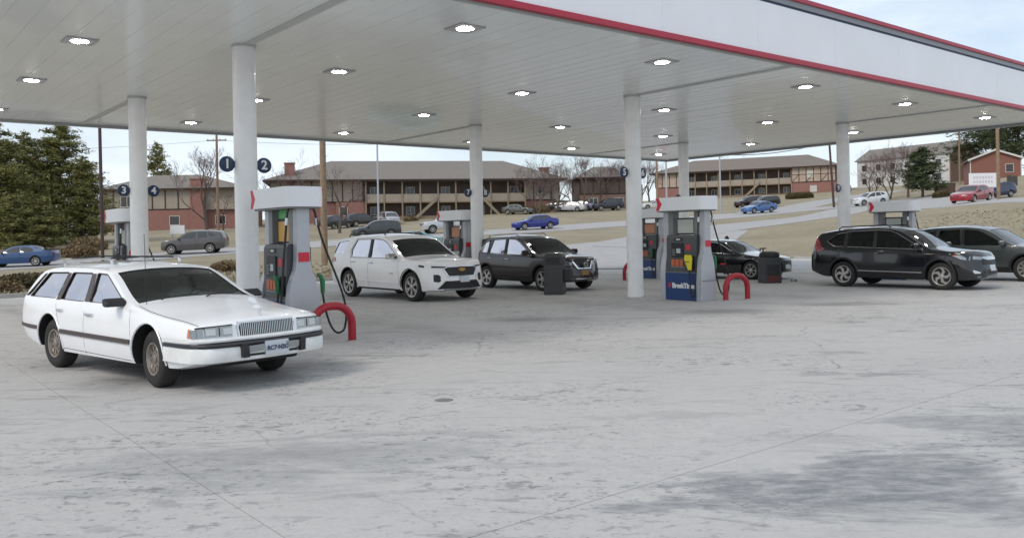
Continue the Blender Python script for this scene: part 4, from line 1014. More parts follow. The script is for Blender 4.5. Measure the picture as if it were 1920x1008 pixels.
# driver, seated behind the wheel
mat('skin', (0.36, 0.22, 0.16), 0.6); mat('shirt_grey', (0.22, 0.23, 0.25), 0.9); mat('hair_grey', (0.30, 0.29, 0.28), 0.9); mat('jacket_dark', (0.03, 0.03, 0.035), 0.9); mat('jeans', (0.04, 0.05, 0.09), 0.9); mat('hair_dark', (0.05, 0.03, 0.02), 0.9)
def skin_body(name, J, E_, rad, m, parent, sub=2):
    me = bpy.data.meshes.new(name); me.from_pydata(J, E_, []); me.materials.append(m)
    o = bpy.data.objects.new(name, me); link(o, parent)
    o.modifiers.new('skin', 'SKIN'); sv = me.skin_vertices[0].data
    for k, r_ in enumerate(rad): sv[k].radius = (r_, r_) if not isinstance(r_, tuple) else r_
    sv[0].use_root = True
    ss = o.modifiers.new('sub', 'SUBSURF'); ss.levels = sub; ss.render_levels = sub
    dg = bpy.context.evaluated_depsgraph_get(); dg.update(); m2 = bpy.data.meshes.new_from_object(o.evaluated_get(dg))
    o.modifiers.clear(); o.data = m2; shade(m2, 3.0); return o
def head_on(par, c0, r_, face, skinm, hairm):
    # ellipsoid skull with jaw, nose, ears and a hair cap; face looks along +x of the parent turned by `face`
    rows = []; nu_, nv_ = 16, 12
    for i in range(nv_ + 1):
        ph = math.pi * i / nv_; row = []
        for k in range(nu_ + 1):
            th = 2 * math.pi * k / nu_; x = math.sin(ph) * math.cos(th); y = math.sin(ph) * math.sin(th); z = math.cos(ph)
            jaw = 1 - .22 * max(0, -z) ** 1.2; nose = .16 * math.exp(-((y / .16) ** 2)) * math.exp(-(((z + .08) / .22) ** 2)) * (x > 0)
            row.append((r_ * (x * .98 * jaw + nose), r_ * y * .80 * jaw, r_ * z * 1.25))
        rows.append(row)
    m_ = MB(); m_.grid(rows)
    for s in (-1, 1): m_.box((0, s * r_ * .8, -.02), (.035, .02, .06))
    h = m_.build('head', M[skinm], par, smooth=1.2, merge=True); h.location = c0; h.rotation_euler = (0, 0, face)
    m_ = MB()
    for s in (-1, 1): m_.box((r_ * .90, s * r_ * .30, .008), (.02, .03, .012))
    m_.box((r_ * .93, 0, -r_ * .55), (.02, .05, .008)); m_.build('face_features', M['hair_dark'], h)
    rows = [[(p[0] * 1.07 - .008, p[1] * 1.09, p[2] * 1.06 + .004) for p in r__] for r__ in rows[:7]]
    rows[-1] = [(min(p[0], r_ * .2), p[1], p[2] - (.05 if p[0] < .02 else 0)) for p in rows[-1]]
    rows[-2] = [(min(p[0], r_ * .55), p[1], p[2]) for p in rows[-2]]
    m_ = MB(); m_.grid(rows); m_.build('hair', M[hairm], h, smooth=1.2, merge=True)
    return h
pr = empty('person', (-4.86, 11.68, 0), R(-39.8), 'driver in grey shirt sitting behind the wheel of the white station wagon', 'person')
pr.scale = (1.06,) * 3
J = [(-.02, .36, .56), (-.06, .36, .72), (-.12, .36, .92), (-.14, .36, 1.02), (-.13, .36, 1.08), (-.12, .18, .97), (.02, .13, .78), (.26, .22, .84), (-.12, .54, .97), (.02, .60, .78), (.26, .50, .84), (.32, .24, .56), (.55, .24, .40), (.32, .48, .56), (.55, .48, .40)]
E_ = [(0, 1), (1, 2), (2, 3), (3, 4), (2, 5), (5, 6), (6, 7), (2, 8), (8, 9), (9, 10), (0, 11), (11, 12), (0, 13), (13, 14)]
skin_body('body', J, E_, [.15, .15, .16, .06, .055, .075, .05, .035, .075, .05, .035, .085, .06, .085, .06], M['shirt_grey'], pr)
head_on(pr, (-.10, .36, 1.19), .10, 0.1, 'skin', 'hair_grey')
for y0, s in ((.22, 1), (.50, -1)):
    m_ = MB()
    for k in range(4): m_.tube([(.25, y0 + (k - 1.5) * .018 * 1, .85), (.30, y0 + (k - 1.5) * .02, .868), (.315, y0 + (k - 1.5) * .02, .845)], [.011, .010, .008], 6)
    m_.tube([(.25, y0, .845), (.27, y0 + s * .04, .87)], [.012, .009], 6); m_.box((.25, y0, .848), (.07, .075, .03)); m_.build('hand', M['skin'], pr, smooth=.8)

# ---- white three-row SUV
trav = dict(scale=1.045, wb=3.07, tr=.965, R=.385, tw=.26, rim=.275, arch=.435, archz=.015, style='twin',
    top=[(2.48, .84), (2.43, .99), (2.2, 1.07), (1.5, 1.135), (1.22, 1.165), (.30, 1.665), (.1, 1.725), (-.6, 1.78), (-1.5, 1.76), (-2.2, 1.68), (-2.40, 1.61), (-2.62, 1.10), (-2.70, .8)],
    belt=[(2.48, .80), (2.25, .96), (1.5, 1.05), (0, 1.085), (-1.5, 1.14), (-2.4, 1.18), (-2.7, .95)],
    bot=[(2.48, .30), (1.9, .25), (-1.9, .27), (-2.7, .40)],
    plan=[(2.48, .78), (2.40, .88), (2.1, .965), (1.5, .99), (-1.6, .99), (-2.3, .955), (-2.6, .90), (-2.7, .82)],
    crown=[(-2.7, .04), (-2.3, .06), (-.3, .07), (.3, .06), (1.2, .06), (2.48, .04)],
    ws=(1.2, .33), cabin=(-2.35, 1.1), tum=.28, bow=.20, slant=.16,
    wins=[[(.92, 1.12), (.25, 1.51), (.05, 1.59), (-.45, 1.625), (-.40, 1.125)], [(-.51, 1.13), (-.55, 1.625), (-1.25, 1.615), (-1.44, 1.32), (-1.36, 1.15)], [(-1.86, 1.22), (-1.66, 1.60), (-2.26, 1.555), (-2.44, 1.24)]])
TW = paint('suv_white', (0.84, 0.83, 0.83), 0.3, 0.7)
c = make_car('suv', trav, TW, (-3.08, 24.62, 0), R(-48.0), 'white three-row SUV with black lower grille beside column 7 and 8', 'SUV', glass_side='glass_film')
c.seats((.15, -.85), 1.1)
mat('gold', (0.45, 0.25, 0.08), 0.35, 0.6)
def tside(s):
    for wp in trav['wins'][:2]: pass
    c.side_line('window_trim', rnd([(.95, 1.105), (.25, 1.535), (.04, 1.612), (-.5, 1.65), (-1.28, 1.64), (-1.49, 1.31), (-1.39, 1.125)], .03), .010, 'chrome', s, closed=True, off_=.0)
    c.side_plate('door_pillar', [(-.40, 1.12), (-.51, 1.12), (-.555, 1.63), (-.445, 1.63)], .003, 'trim_black', s)
    for pts in ([(1.0, 1.05), (1.03, .6), (.98, .30)], [(-.46, 1.1), (-.47, .30)], [(-1.42, 1.14), (-1.36, .9), (-1.12, .6), (-1.06, .32)]): c.side_line('door_seam', pts, .005, 'trim_black', s, off_=-.002)
    c.side_line('sill_crease', [(1.0, .45), (-1.0, .50)], .012, 'suv_white', s, off_=.002); c.side_line('sill', [(1.05, .285), (-1.05, .30)], .035, 'trim_black', s, off_=-.02)
    c.handle(-.30, .985, s, 'chrome'); c.handle(-1.25, 1.01, s, 'chrome'); c.mirror(.80, 1.14, s, M['chrome'], (.12, .24, .15), .17)
    for x in (1.535, -1.535): c.side_line('arch_lip', [(x + .445 * math.cos(t), .40 + .445 * math.sin(t)) for t in np.linspace(-.1, math.pi + .1, 20)], .016, 'trim_black', s, off_=-.002)
    c.side_plate('tail_light', [(-2.50, .98), (-2.28, 1.02), (-2.30, 1.12), (-2.60, 1.14), (-2.62, 1.0)], .012, 'tail_red', s)
    c.side_plate('headlight', [(2.02, .90), (2.02, .955), (2.46, .91), (2.46, .86)], .008, 'trim_black', s)
    c.side_plate('badge', [(.78, .70), (.78, .73), (.60, .735), (.60, .705)], .006, 'chrome', s)
    mir = (lambda P: P if s < 0 else flip(P)); f = c.front_plate
    hl = f('headlight', mir([(-.42, .845), (-.42, .895), (-.80, .92), (-.80, .87)]), 2.46, .03, 'trim_black')
    f('running_light', mir([(-.44, .848), (-.44, .862), (-.78, .885), (-.78, .872)]), 2.46, .034, 'lamp_clear', hl)
    fg = f('fog_pod', mir([(-.60, .54), (-.57, .63), (-.66, .70), (-.80, .70), (-.82, .53), (-.66, .50)]), 2.45, .025, 'trim_black')
    f('fog_lamp', mir([(-.80, .54), (-.79, .68), (-.815, .68), (-.83, .54)]), 2.45, .03, 'lamp_clear', fg)
sides(tside)
f = c.front_plate
g0 = f('grille', [(-.42, .64), (-.54, .84), (-.42, .895), (.42, .895), (.54, .84), (.42, .64)], 2.47, .03, 'chrome')
f('grille_mesh', [(-.40, .655), (-.515, .84), (-.41, .882), (.41, .882), (.515, .84), (.40, .655)], 2.47, .036, 'trim_black', g0)
f('emblem', [(-.10, .79), (-.10, .84), (-.045, .84), (-.045, .86), (.045, .86), (.045, .84), (.10, .84), (.10, .79), (.045, .79), (.045, .77), (-.045, .77), (-.045, .79)], 2.47, .045, 'gold', g0, cuts=0)
f('lower_grille', [(-.70, .33), (-.50, .53), (.50, .53), (.70, .33)], 2.48, .025, 'trim_black')
f('skid_plate', [(-.55, .285), (-.55, .325), (.55, .325), (.55, .285)], 2.48, .03, 'pump_mid')
plate(c, 2.505, .06, .565, 'plate_white')
for s in (-1, 1):
    m_ = MB(); m_.tube([(-.1, s * .62, 1.74), (-.2, s * .625, 1.80), (-1.9, s * .62, 1.78), (-2.0, s * .61, 1.70)], .018, 6); m_.build('roof_rail', M['trim_black'], c.root, smooth=.8)

# ---- dark maroon SUV
rog = crossover(style='five', scale=1.045)
DP = paint('maroon_black', (0.014, 0.006, 0.009), 0.2, 0.6, 0.0)
c = make_car('suv', rog, DP, (0.73, 27.6, 0), R(-51), 'dark maroon SUV with silver V-shaped grille and gold plate behind the square bin', 'SUV', glass_side='glass_film')
c.seats((.15, -.85), 1.05)
def rside(s, big=True):
    c.side_line('window_trim', rnd([(.88, 1.04), (.16, 1.462), (-.05, 1.543), (-.42, 1.568), (-1.15, 1.545), (-1.53, 1.475), (-1.86, 1.27), (-1.63, 1.13)], .03), .010, 'chrome', s, closed=True, off_=.0)
    for x in (-.415, -1.265): c.side_plate('door_pillar', [(x + .055, 1.065), (x - .055, 1.07), (x - .055 + .0, 1.535), (x + .02, 1.535)], .002, 'trim_black', s)
    for pts in ([(.95, 1.0), (.98, .6), (.92, .32)], [(-.42, 1.05), (-.44, .32)], [(-1.32, 1.1), (-1.25, .86), (-.98, .6), (-.92, .34)]): c.side_line('door_seam', pts, .0045, 'trim_black', s, off_=-.002)
    c.handle(-.25, .93, s, 'chrome'); c.handle(-1.15, .96, s, 'chrome'); c.mirror(.74, 1.10, s, c.body.data.materials[0], (.11, .22, .15), .16)
    c.side_plate('sill_cladding', [(.93, .27), (.93, .40), (-.93, .42), (-.93, .29)], .012, 'trim_black', s)
    for x in (1.35, -1.35): c.side_line('arch_lip', [(x + .425 * math.cos(t), .37 + .425 * math.sin(t)) for t in np.linspace(-.1, math.pi + .1, 20)], .028, 'trim_black', s, off_=-.006)
    c.side_plate('tail_light', [(-2.18, .98), (-1.98, 1.04), (-2.02, 1.12), (-2.25, 1.26), (-2.33, 1.05)], .012, 'tail_red', s)
    mir = (lambda P: P if s < 0 else flip(P)); f = c.front_plate
    hl = f('headlight', mir([(-.42, .76), (-.40, .83), (-.72, .90), (-.74, .80)]), 2.22, .035, 'lamp_clear')
    f('headlight_core', mir([(-.50, .785), (-.50, .83), (-.64, .86), (-.64, .80)]), 2.22, .039, 'trim_black', hl)
    f('fog_lamp', mir([(-.60, .48), (-.58, .53), (-.68, .55), (-.70, .49)]), 2.23, .03, 'lamp_clear')
sides(rside)
f = c.front_plate
f('grille', [(-.38, .70), (-.42, .87), (.42, .87), (.38, .70), (.25, .62), (-.25, .62)], 2.225, .028, 'trim_black')
for s in (-1, 1): f('grille_chrome', [(-.36 * s, .87), (-.42 * s, .87), (-.27 * s, .645), (-.22 * s, .675)] if s < 0 else [(-.22, .675), (-.27, .645), (-.42, .87), (-.36, .87)], 2.23, .045, 'chrome')
f('grille_chrome', [(-.27, .645), (.27, .645), (.22, .675), (-.22, .675)], 2.23, .045, 'chrome')
m_ = MB(); m_.lathe([(0.0, .0), (.055, .0), (.07, .012), (.085, 0.0)], 20, 'x', (2.29, 0, .77)); m_.b2(2.285, 2.305, -.10, .10, .755, .785); m_.build('emblem', M['chrome'], c.root, smooth=.6)
f('lower_grille', [(-.55, .42), (-.45, .56), (.45, .56), (.55, .42)], 2.23, .024, 'trim_black')
f('chin_trim', [(-.60, .345), (-.60, .375), (.60, .375), (.60, .345)], 2.23, .04, 'chrome')
plate(c, 2.26, 0.0, .535, 'plate_gold')
for s in (-1, 1):
    m_ = MB(); m_.tube([(-.1, s * .57, 1.64), (-.2, s * .575, 1.71), (-1.5, s * .57, 1.68), (-1.6, s * .565, 1.60)], .016, 6); m_.build('roof_rail', M['chrome'], c.root, smooth=.8)

# ---- black SUV on the right
crv = crossover(wb=2.66, style='swirl', scale=1.075)
BP = paint('gloss_black', (0.006, 0.007, 0.009), 0.12, 0.7)
glass('glass_dark', (0.05, 0.06, 0.06), 1.55)
glass('glass_smoke', (0.20, 0.26, 0.24), 1.55)
c = make_car('suv', crv, BP, (11.62, 25.0, 0), R(-49.5), 'glossy black SUV parked side-on at the right, in front of another car', 'SUV', glass_side='glass_smoke')
c.seats((.15, -.85), 1.05)
def vside(s):
    c.side_line('window_trim', rnd([(.88, 1.04), (.16, 1.462), (-.05, 1.543), (-.42, 1.568), (-1.15, 1.545), (-1.53, 1.475), (-1.86, 1.27), (-1.63, 1.13)], .03), .009, 'chrome', s, closed=True, off_=.0)
    for x in (-.415, -1.265): c.side_plate('door_pillar', [(x + .055, 1.065), (x - .055, 1.07), (x - .055, 1.535), (x + .02, 1.535)], .002, 'trim_black', s)
    for pts in ([(.95, 1.0), (.98, .6), (.92, .32)], [(-.42, 1.05), (-.44, .32)], [(-1.32, 1.1), (-1.25, .86), (-.98, .6), (-.92, .34)]): c.side_line('door_seam', pts, .0045, 'trim_black', s, off_=-.003)
    c.handle(-.25, .93, s, BP); c.handle(-1.15, .96, s, BP); c.mirror(.74, 1.10, s, BP, (.11, .22, .15), .16)
    c.side_plate('sill_chrome', [(.86, .425), (.86, .455), (-.90, .475), (-.90, .45)], .016, 'chrome', s)
    c.side_plate('sill_cladding', [(.93, .27), (.93, .40), (-.93, .42), (-.93, .29)], .010, 'trim_black', s)
    for x in (1.33, -1.33): c.side_line('arch_lip', [(x + .43 * math.cos(t), .37 + .43 * math.sin(t)) for t in np.linspace(-.1, math.pi + .1, 20)], .03, 'trim_black', s, off_=-.006)
    c.side_plate('tail_light', [(-2.14, .96), (-1.96, 1.02), (-2.00, 1.12), (-2.20, 1.42), (-2.30, 1.12)], .014, 'tail_red', s)
    c.side_plate('headlight', [(1.78, .86), (1.80, .90), (2.20, .86), (2.20, .76), (2.0, .79)], .010, 'lamp_clear', s)
    c.side_plate('marker', [(1.74, .865), (1.76, .90), (1.82, .895), (1.82, .86)], .010, 'amber', s)
    mir = (lambda P: P if s < 0 else flip(P)); f = c.front_plate
    f('headlight', mir([(-.40, .77), (-.38, .84), (-.70, .88), (-.72, .79)]), 2.22, .035, 'lamp_clear')
    f('fog_trim', mir([(-.56, .43), (-.54, .455), (-.68, .47), (-.71, .52), (-.74, .50), (-.70, .43)]), 2.23, .04, 'chrome', cuts=0)
sides(vside)
f = c.front_plate
f('grille_chrome', [(-.40, .80), (-.40, .85), (.40, .85), (.40, .80), (.22, .765), (-.22, .765)], 2.225, .05, 'chrome')
f('grille', [(-.40, .64), (-.42, .79), (-.24, .755), (.24, .755), (.42, .79), (.40, .64)], 2.225, .035, 'trim_black')
f('lower_grille', [(-.50, .40), (-.44, .52), (.44, .52), (.50, .40)], 2.23, .03, 'trim_black')
f('chin_trim', [(-.62, .33), (-.62, .36), (.62, .36), (.62, .33)], 2.23, .04, 'pump_mid')
plate(c, 2.26, 0.0, .56, 'plate_white')
for s in (-1, 1):
    m_ = MB(); m_.tube([(-.1, s * .57, 1.64), (-.2, s * .575, 1.70), (-1.5, s * .57, 1.67), (-1.6, s * .565, 1.60)], .016, 6); m_.build('roof_rail', M['trim_black'], c.root, smooth=.8)

# ---- grey crossover cut off at the right
gre = crossover(style='multi', R=.37, scale=1.06, bow=.16)
GP = paint('slate_grey', (0.075, 0.085, 0.085), 0.3, 0.8, 0.3)
c = make_car('suv', gre, GP, (15.65, 27.75, 0), R(-50), 'slate grey SUV at the right edge, half hidden by the black SUV', 'SUV', glass_side='glass_dark')
c.seats((.15, -.85), 1.05); put = None
def gside(s):
    for x in (-.415, -1.265): c.side_plate('door_pillar', [(x + .055, 1.065), (x - .055, 1.07), (x - .055, 1.535), (x + .02, 1.535)], .002, 'trim_black', s)
    for pts in ([(.95, 1.0), (.98, .6), (.92, .32)], [(-.42, 1.05), (-.44, .32)]): c.side_line('door_seam', pts, .0045, 'trim_black', s, off_=-.002)
    c.mirror(.74, 1.10, s, GP, (.11, .22, .15), .16); c.handle(-.25, .93, s, GP)
    for x in (1.35, -1.35): c.side_line('arch_lip', [(x + .43 * math.cos(t), .38 + .43 * math.sin(t)) for t in np.linspace(-.1, math.pi + .1, 20)], .034, 'trim_black', s, off_=-.006)
    c.side_plate('sill_cladding', [(.93, .27), (.93, .42), (-.93, .44), (-.93, .29)], .012, 'trim_black', s)
    mir = (lambda P: P if s < 0 else flip(P)); c.front_plate('headlight', mir([(-.42, .77), (-.40, .84), (-.72, .88), (-.74, .80)]), 2.22, .035, 'lamp_clear')
    c.side_plate('headlight', [(1.90, .86), (1.92, .90), (2.20, .86), (2.20, .79)], .010, 'lamp_clear', s)
sides(gside)
c.front_plate('grille', [(-.38, .64), (-.40, .84), (.40, .84), (.38, .64)], 2.225, .03, 'trim_black')

# ---- black sedan beyond the pump
def sedan(**k):
    sp = dict(wb=2.80, tr=.885, R=.335, tw=.22, rim=.235, arch=.375, archz=.015,
        top=[(2.36, .64), (2.32, .74), (2.1, .81), (1.5, .90), (1.1, .955), (1.0, .97), (.15, 1.38), (-.05, 1.42), (-.5, 1.445), (-1.0, 1.42), (-1.2, 1.385), (-1.85, 1.07), (-2.0, 1.055), (-2.4, 1.03), (-2.47, .96), (-2.5, .75)],
        belt=[(2.36, .60), (2.15, .72), (1.5, .83), (0, .90), (-1.3, .95), (-2.2, .97), (-2.5, .80)],
        bot=[(2.36, .26), (1.9, .20), (-1.9, .22), (-2.5, .36)],
        plan=[(2.36, .66), (2.28, .78), (2.05, .87), (1.5, .91), (-1.5, .91), (-2.1, .87), (-2.4, .80), (-2.5, .72)],
        crown=[(-2.5, .03), (-2.1, .05), (-1.5, .06), (-.3, .065), (.2, .055), (1.0, .055), (2.36, .035)],
        ws=(1.0, .16), rw=(-1.78, -1.24), cabin=(-1.5, .9), tum=.40, bow=.22, slant=.15,
        wins=[[(.74, .925), (.12, 1.235), (-.08, 1.30), (-.40, 1.32), (-.34, .935)], [(-.44, .94), (-.49, 1.32), (-.92, 1.295), (-1.30, 1.12), (-1.24, .965)]])
    sp.update(k); return sp
sed = sedan(style='simple')
c = make_car('sedan', sed, paint('sedan_black', (0.006, 0.006, 0.008), 0.12, 1.0), (8.1, 31.5, 0), R(-47), 'black sedan behind the red hoop bollard and the round-lidded bin', 'car', glass_side='glass_dark')
c.seats((.1, -.8), .95)
def sside(s):
    c.side_line('window_trim', rnd([(.78, .915), (.12, 1.255), (-.08, 1.322), (-.45, 1.34), (-.93, 1.32), (-1.34, 1.13), (-1.27, .95)], .03), .009, 'chrome', s, closed=True, off_=.0)
    for pts in ([(.86, .88), (.9, .55), (.85, .26)], [(-.39, .93), (-.41, .27)]): c.side_line('door_seam', pts, .0045, 'trim_black', s, off_=-.002)
    c.mirror(.64, .96, s, M['sedan_black'], (.11, .2, .13), .15); c.handle(-.25, .80, s, 'chrome')
    mir = (lambda P: P if s < 0 else flip(P)); c.front_plate('headlight', mir([(-.40, .60), (-.38, .67), (-.70, .72), (-.70, .62)]), 2.33, .035, 'lamp_clear')
    c.side_plate('headlight', [(1.92, .70), (1.96, .75), (2.30, .70), (2.30, .60)], .010, 'lamp_clear', s)
    c.side_plate('door_badge', [(.45, .52), (.45, .58), (.20, .58), (.20, .52)], .004, 'red_print', s)
sides(sside)
c.front_plate('grille', [(-.30, .46), (-.34, .66), (.34, .66), (.30, .46)], 2.34, .03, 'trim_black')
plate(c, 2.37, 0, .45, 'plate_white')
# person standing on the far side of the black sedan
pp = empty('person', (8.62, 33.8, 0), R(200), 'person in a dark jacket standing behind the black sedan, only the head showing', 'person'); pp.scale = (.88,) * 3
J = [(0, 0, .93), (0, 0, 1.12), (.01, 0, 1.33), (.02, 0, 1.45), (.03, 0, 1.52), (0, .19, 1.37), (.03, .25, 1.10), (.16, .22, .92), (0, -.19, 1.37), (.03, -.25, 1.10), (.16, -.22, .92), (0, .10, .86), (.03, .11, .48), (0, .11, .07), (.14, .12, .03), (0, -.10, .86), (.03, -.11, .48), (0, -.11, .07), (.14, -.12, .03)]
E_ = [(0, 1), (1, 2), (2, 3), (3, 4), (2, 5), (5, 6), (6, 7), (2, 8), (8, 9), (9, 10), (0, 11), (11, 12), (12, 13), (13, 14), (0, 15), (15, 16), (16, 17), (17, 18)]
skin_body('body', J, E_, [.15, .14, .16, .06, .055, .075, .055, .04, .075, .055, .04, .10, .07, .05, .04, .10, .07, .05, .04], M['jacket_dark'], pp)
head_on(pp, (.04, 0, 1.62), .10, 0, 'skin', 'hair_dark')
for s in (-1, 1):
    m_ = MB()
    for k in range(4): m_.tube([(.18, s * .22 + (k - 1.5) * .018, .90), (.21, s * .22 + (k - 1.5) * .019, .85), (.20, s * .22 + (k - 1.5) * .018, .815)], [.011, .010, .008], 6)
    m_.tube([(.17, s * .22, .91), (.20, s * .18, .87)], [.012, .008], 6); m_.box((.175, s * .22, .905), (.03, .075, .07)); m_.build('hand', M['skin'], pp, smooth=.8)
# ------------------------------------------------------------------ apartment buildings and houses
def brick_mat(name, c0, c1):
    m, n, b = nodes_mat(name)
    tcn = N_(n, 'ShaderNodeTexCoord'); pos = tcn.outputs['Object']
    mpn = map_(n, pos, (1, 1, 1)); f = noise_(n, mpn, 1.2, 5, 0.7); q = noise_(n, map_(n, pos, (3.0, 3.0, 9.0)), 1.6, 2, 0.5)
    c = ramp_(n, q, [(0.32, c0), (0.68, c1)]); c = mix_(n, mul_(n, f, 0.35), c, tuple(x * 0.7 for x in c0))
    n.links.new(c, b.inputs['Base Color']); b.inputs['Roughness'].default_value = 0.9; return m
brick_mat('brick', (0.235, 0.11, 0.092), (0.34, 0.185, 0.155)); brick_mat('brick_red', (0.22, 0.095, 0.07), (0.28, 0.13, 0.10)); brick_mat('brick_brown', (0.20, 0.13, 0.10), (0.27, 0.18, 0.14))
def shingle(name, col):
    m, n, b = nodes_mat(name); tcn = N_(n, 'ShaderNodeTexCoord'); pos = tcn.outputs['Object']
    q = noise_(n, map_(n, pos, (2, 2, 14)), 1.4, 4, 0.7); f = noise_(n, pos, 0.4, 4, 0.6)
    c = ramp_(n, q, [(0.3, tuple(x * .8 for x in col)), (0.7, tuple(x * 1.15 for x in col))]); c = mix_(n, mul_(n, f, 0.4), c, tuple(x * .8 for x in col))
    n.links.new(c, b.inputs['Base Color']); b.inputs['Roughness'].default_value = 0.95; return m
shingle('shingle', (0.21, 0.19, 0.17)); shingle('shingle_brown', (0.20, 0.17, 0.15))
mat('stucco', (0.33, 0.285, 0.235), 0.9, noise=0.12, nscale=0.7); mat('stucco_pale', (0.42, 0.33, 0.27), 0.9, noise=0.1, nscale=0.7)
mat('wood_tan', (0.24, 0.185, 0.13), 0.85, noise=0.15, nscale=2); mat('timber', (0.045, 0.03, 0.024), 0.8); mat('timber_tan', (0.27, 0.22, 0.16), 0.85)
mat('pane', (0.02, 0.022, 0.026), 0.08, spec=0.7); mat('frame_white', (0.6, 0.6, 0.58), 0.6); mat('door_brown', (0.08, 0.055, 0.045), 0.7)
mat('recess', (0.10, 0.075, 0.06), 0.9, noise=0.15, nscale=1.0); mat('siding_white', (0.60, 0.60, 0.60), 0.8, noise=0.05, nscale=1); mat('pale_pane', (0.5, 0.5, 0.45), 0.4)  # panes at the half-timbered end are plain off-white
def part(name, m, root, fn, bevel=0):
    b = MB(); fn(b); return b.build(name, M[m], root, bevel=bevel)
def window(root, x, z, w_, h_, y=0.0, axis='y', pane='pane', fm='frame_white', n=1):
    # window on the facade plane (front faces -y); axis 'x' puts it on an end wall facing +x
    def bb(b, a0, a1, d0, d1, z0, z1):
        if axis == 'y': b.b2(a0, a1, y + d0, y + d1, z0, z1)
        else: b.b2(y - d0, y - d1, a0, a1, z0, z1)
    b = MB(); t = .06
    bb(b, x - w_ / 2, x + w_ / 2, -.06, .05, z, z + t); bb(b, x - w_ / 2, x + w_ / 2, -.06, .05, z + h_ - t, z + h_)
    bb(b, x - w_ / 2, x - w_ / 2 + t, -.06, .05, z + t, z + h_ - t); bb(b, x + w_ / 2 - t, x + w_ / 2, -.06, .05, z + t, z + h_ - t)
    if n > 1: bb(b, x - t / 2, x + t / 2, -.06, .05, z + t, z + h_ - t)
    f = b.build('window', M[fm], root); b = MB(); bb(b, x - w_ / 2 + t, x + w_ / 2 - t, -.025, .03, z + t, z + h_ - t); b.build('pane', M[pane], f)
def hip_roof(root, x0, x1, y0, y1, z, rise, hl, hr, ov=.8, m='shingle'):
    ym = (y0 + y1) / 2
    V_ = [(x0 - ov, y0 - ov, z), (x1 + ov, y0 - ov, z), (x1 + ov, y1 + ov, z), (x0 - ov, y1 + ov, z), (x0 + hl, ym, z + rise), (x1 - hr, ym, z + rise)]
    b = MB(); b.add(V_, [(0, 1, 5, 4), (1, 2, 5), (2, 3, 4, 5), (3, 0, 4), (0, 3, 2, 1)]); r = b.build('roof', M[m], root)
    b = MB(); b.b2(x0 - ov, x1 + ov, y0 - ov - .03, y0 - ov, z - .22, z + .02); b.b2(x1 + ov, x1 + ov + .03, y0 - ov, y1 + ov, z - .22, z + .02); b.b2(x0 - ov - .03, x0 - ov, y0 - ov, y1 + ov, z - .22, z + .02); b.build('eave_board', M['timber'], r)
    return r
def chimney(par, x, y, z0, z1, w_=1.4, d_=.9, m='brick'):
    b = MB(); b.b2(x - w_ / 2, x + w_ / 2, y - d_ / 2, y + d_ / 2, z0, z1); c_ = b.build('chimney', M[m], par)
    b = MB(); b.b2(x - w_ / 2 - .08, x + w_ / 2 + .08, y - d_ / 2 - .08, y + d_ / 2 + .08, z1, z1 + .15); b.build('chimney_cap', M['brick'], c_)
def tudor(root, x0, x1, z0, z1, y, n, wall='stucco', tim='timber', cross=False):
    part('upper_wall', wall, root, lambda b: b.b2(x0, x1, y, y + .25, z0, z1))
    for k in range(n + 1):
        x = x0 + (x1 - x0) * k / n; part('timber', tim, root, lambda b: b.b2(x - .07, x + .07, y - .05, y - .003, z0 + .12, z1 - .12))
    for z in (z0 + .06, z1 - .06): part('timber', tim, root, lambda b: b.b2(x0, x1, y - .05, y - .003, z - .06, z + .06))
    if cross:
        zm = (z0 + z1) / 2; part('timber', tim, root, lambda b: b.b2(x0, x1, y - .045, y - .004, zm - .05, zm + .05))
        for k in range(0, n, 2):
            xa, xb = x0 + (x1 - x0) * k / n, x0 + (x1 - x0) * (k + 1) / n
            part('timber', tim, root, lambda b: b.prism([(xa + .05, z0 + .2), (xa + .2, z0 + .2), (xb - .05, zm - .1), (xb - .2, zm - .1)], 'y', y - .04, y - .005))
def gallery(root, x0, x1, z0, hs, n, depth=1.8):
    # two open walkways with posts, solid balustrades, doors and windows at the back
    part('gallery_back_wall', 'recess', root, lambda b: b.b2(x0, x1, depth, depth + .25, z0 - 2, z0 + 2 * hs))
    for lv in (0, 1):
        z = z0 + lv * hs
        if lv: part('gallery_floor', 'wood_tan', root, lambda b: b.b2(x0, x1, 0, depth, z - .18, z))
        part('balustrade', 'stucco' if lv else 'wood_tan', root, lambda b: b.b2(x0, x1, 0.02, .10, z + (.0 if lv else -1.6), z + (1.1 if lv else .75)))
        for k in range(n):
            xa = x0 + (x1 - x0) * (k + .5) / n; wv = (x1 - x0) / n
            if k % 2: part('door', 'door_brown', root, lambda b: b.b2(xa - .45, xa + .45, depth - .06, depth - .003, z, z + 2.05))
            else: window(root, xa, z + 1.0, min(1.6, wv * .5), 1.2, depth, n=2)
    for k in range(n + 1):
        xa = x0 + (x1 - x0) * k / n; part('post', 'timber_tan', root, lambda b: b.b2(xa - .09, xa + .09, -.10, .015, z0 - 1.5, z0 + 2 * hs - .02))
def stairs(root, x0, x1, z0, z1, y):
    d = (x1 - x0); part('stair', 'timber_tan', root, lambda b: b.prism([(x0, z0), (x1, z1), (x1, z1 + .55), (x0, z0 + .55)], 'y', y - .45, y - .30))

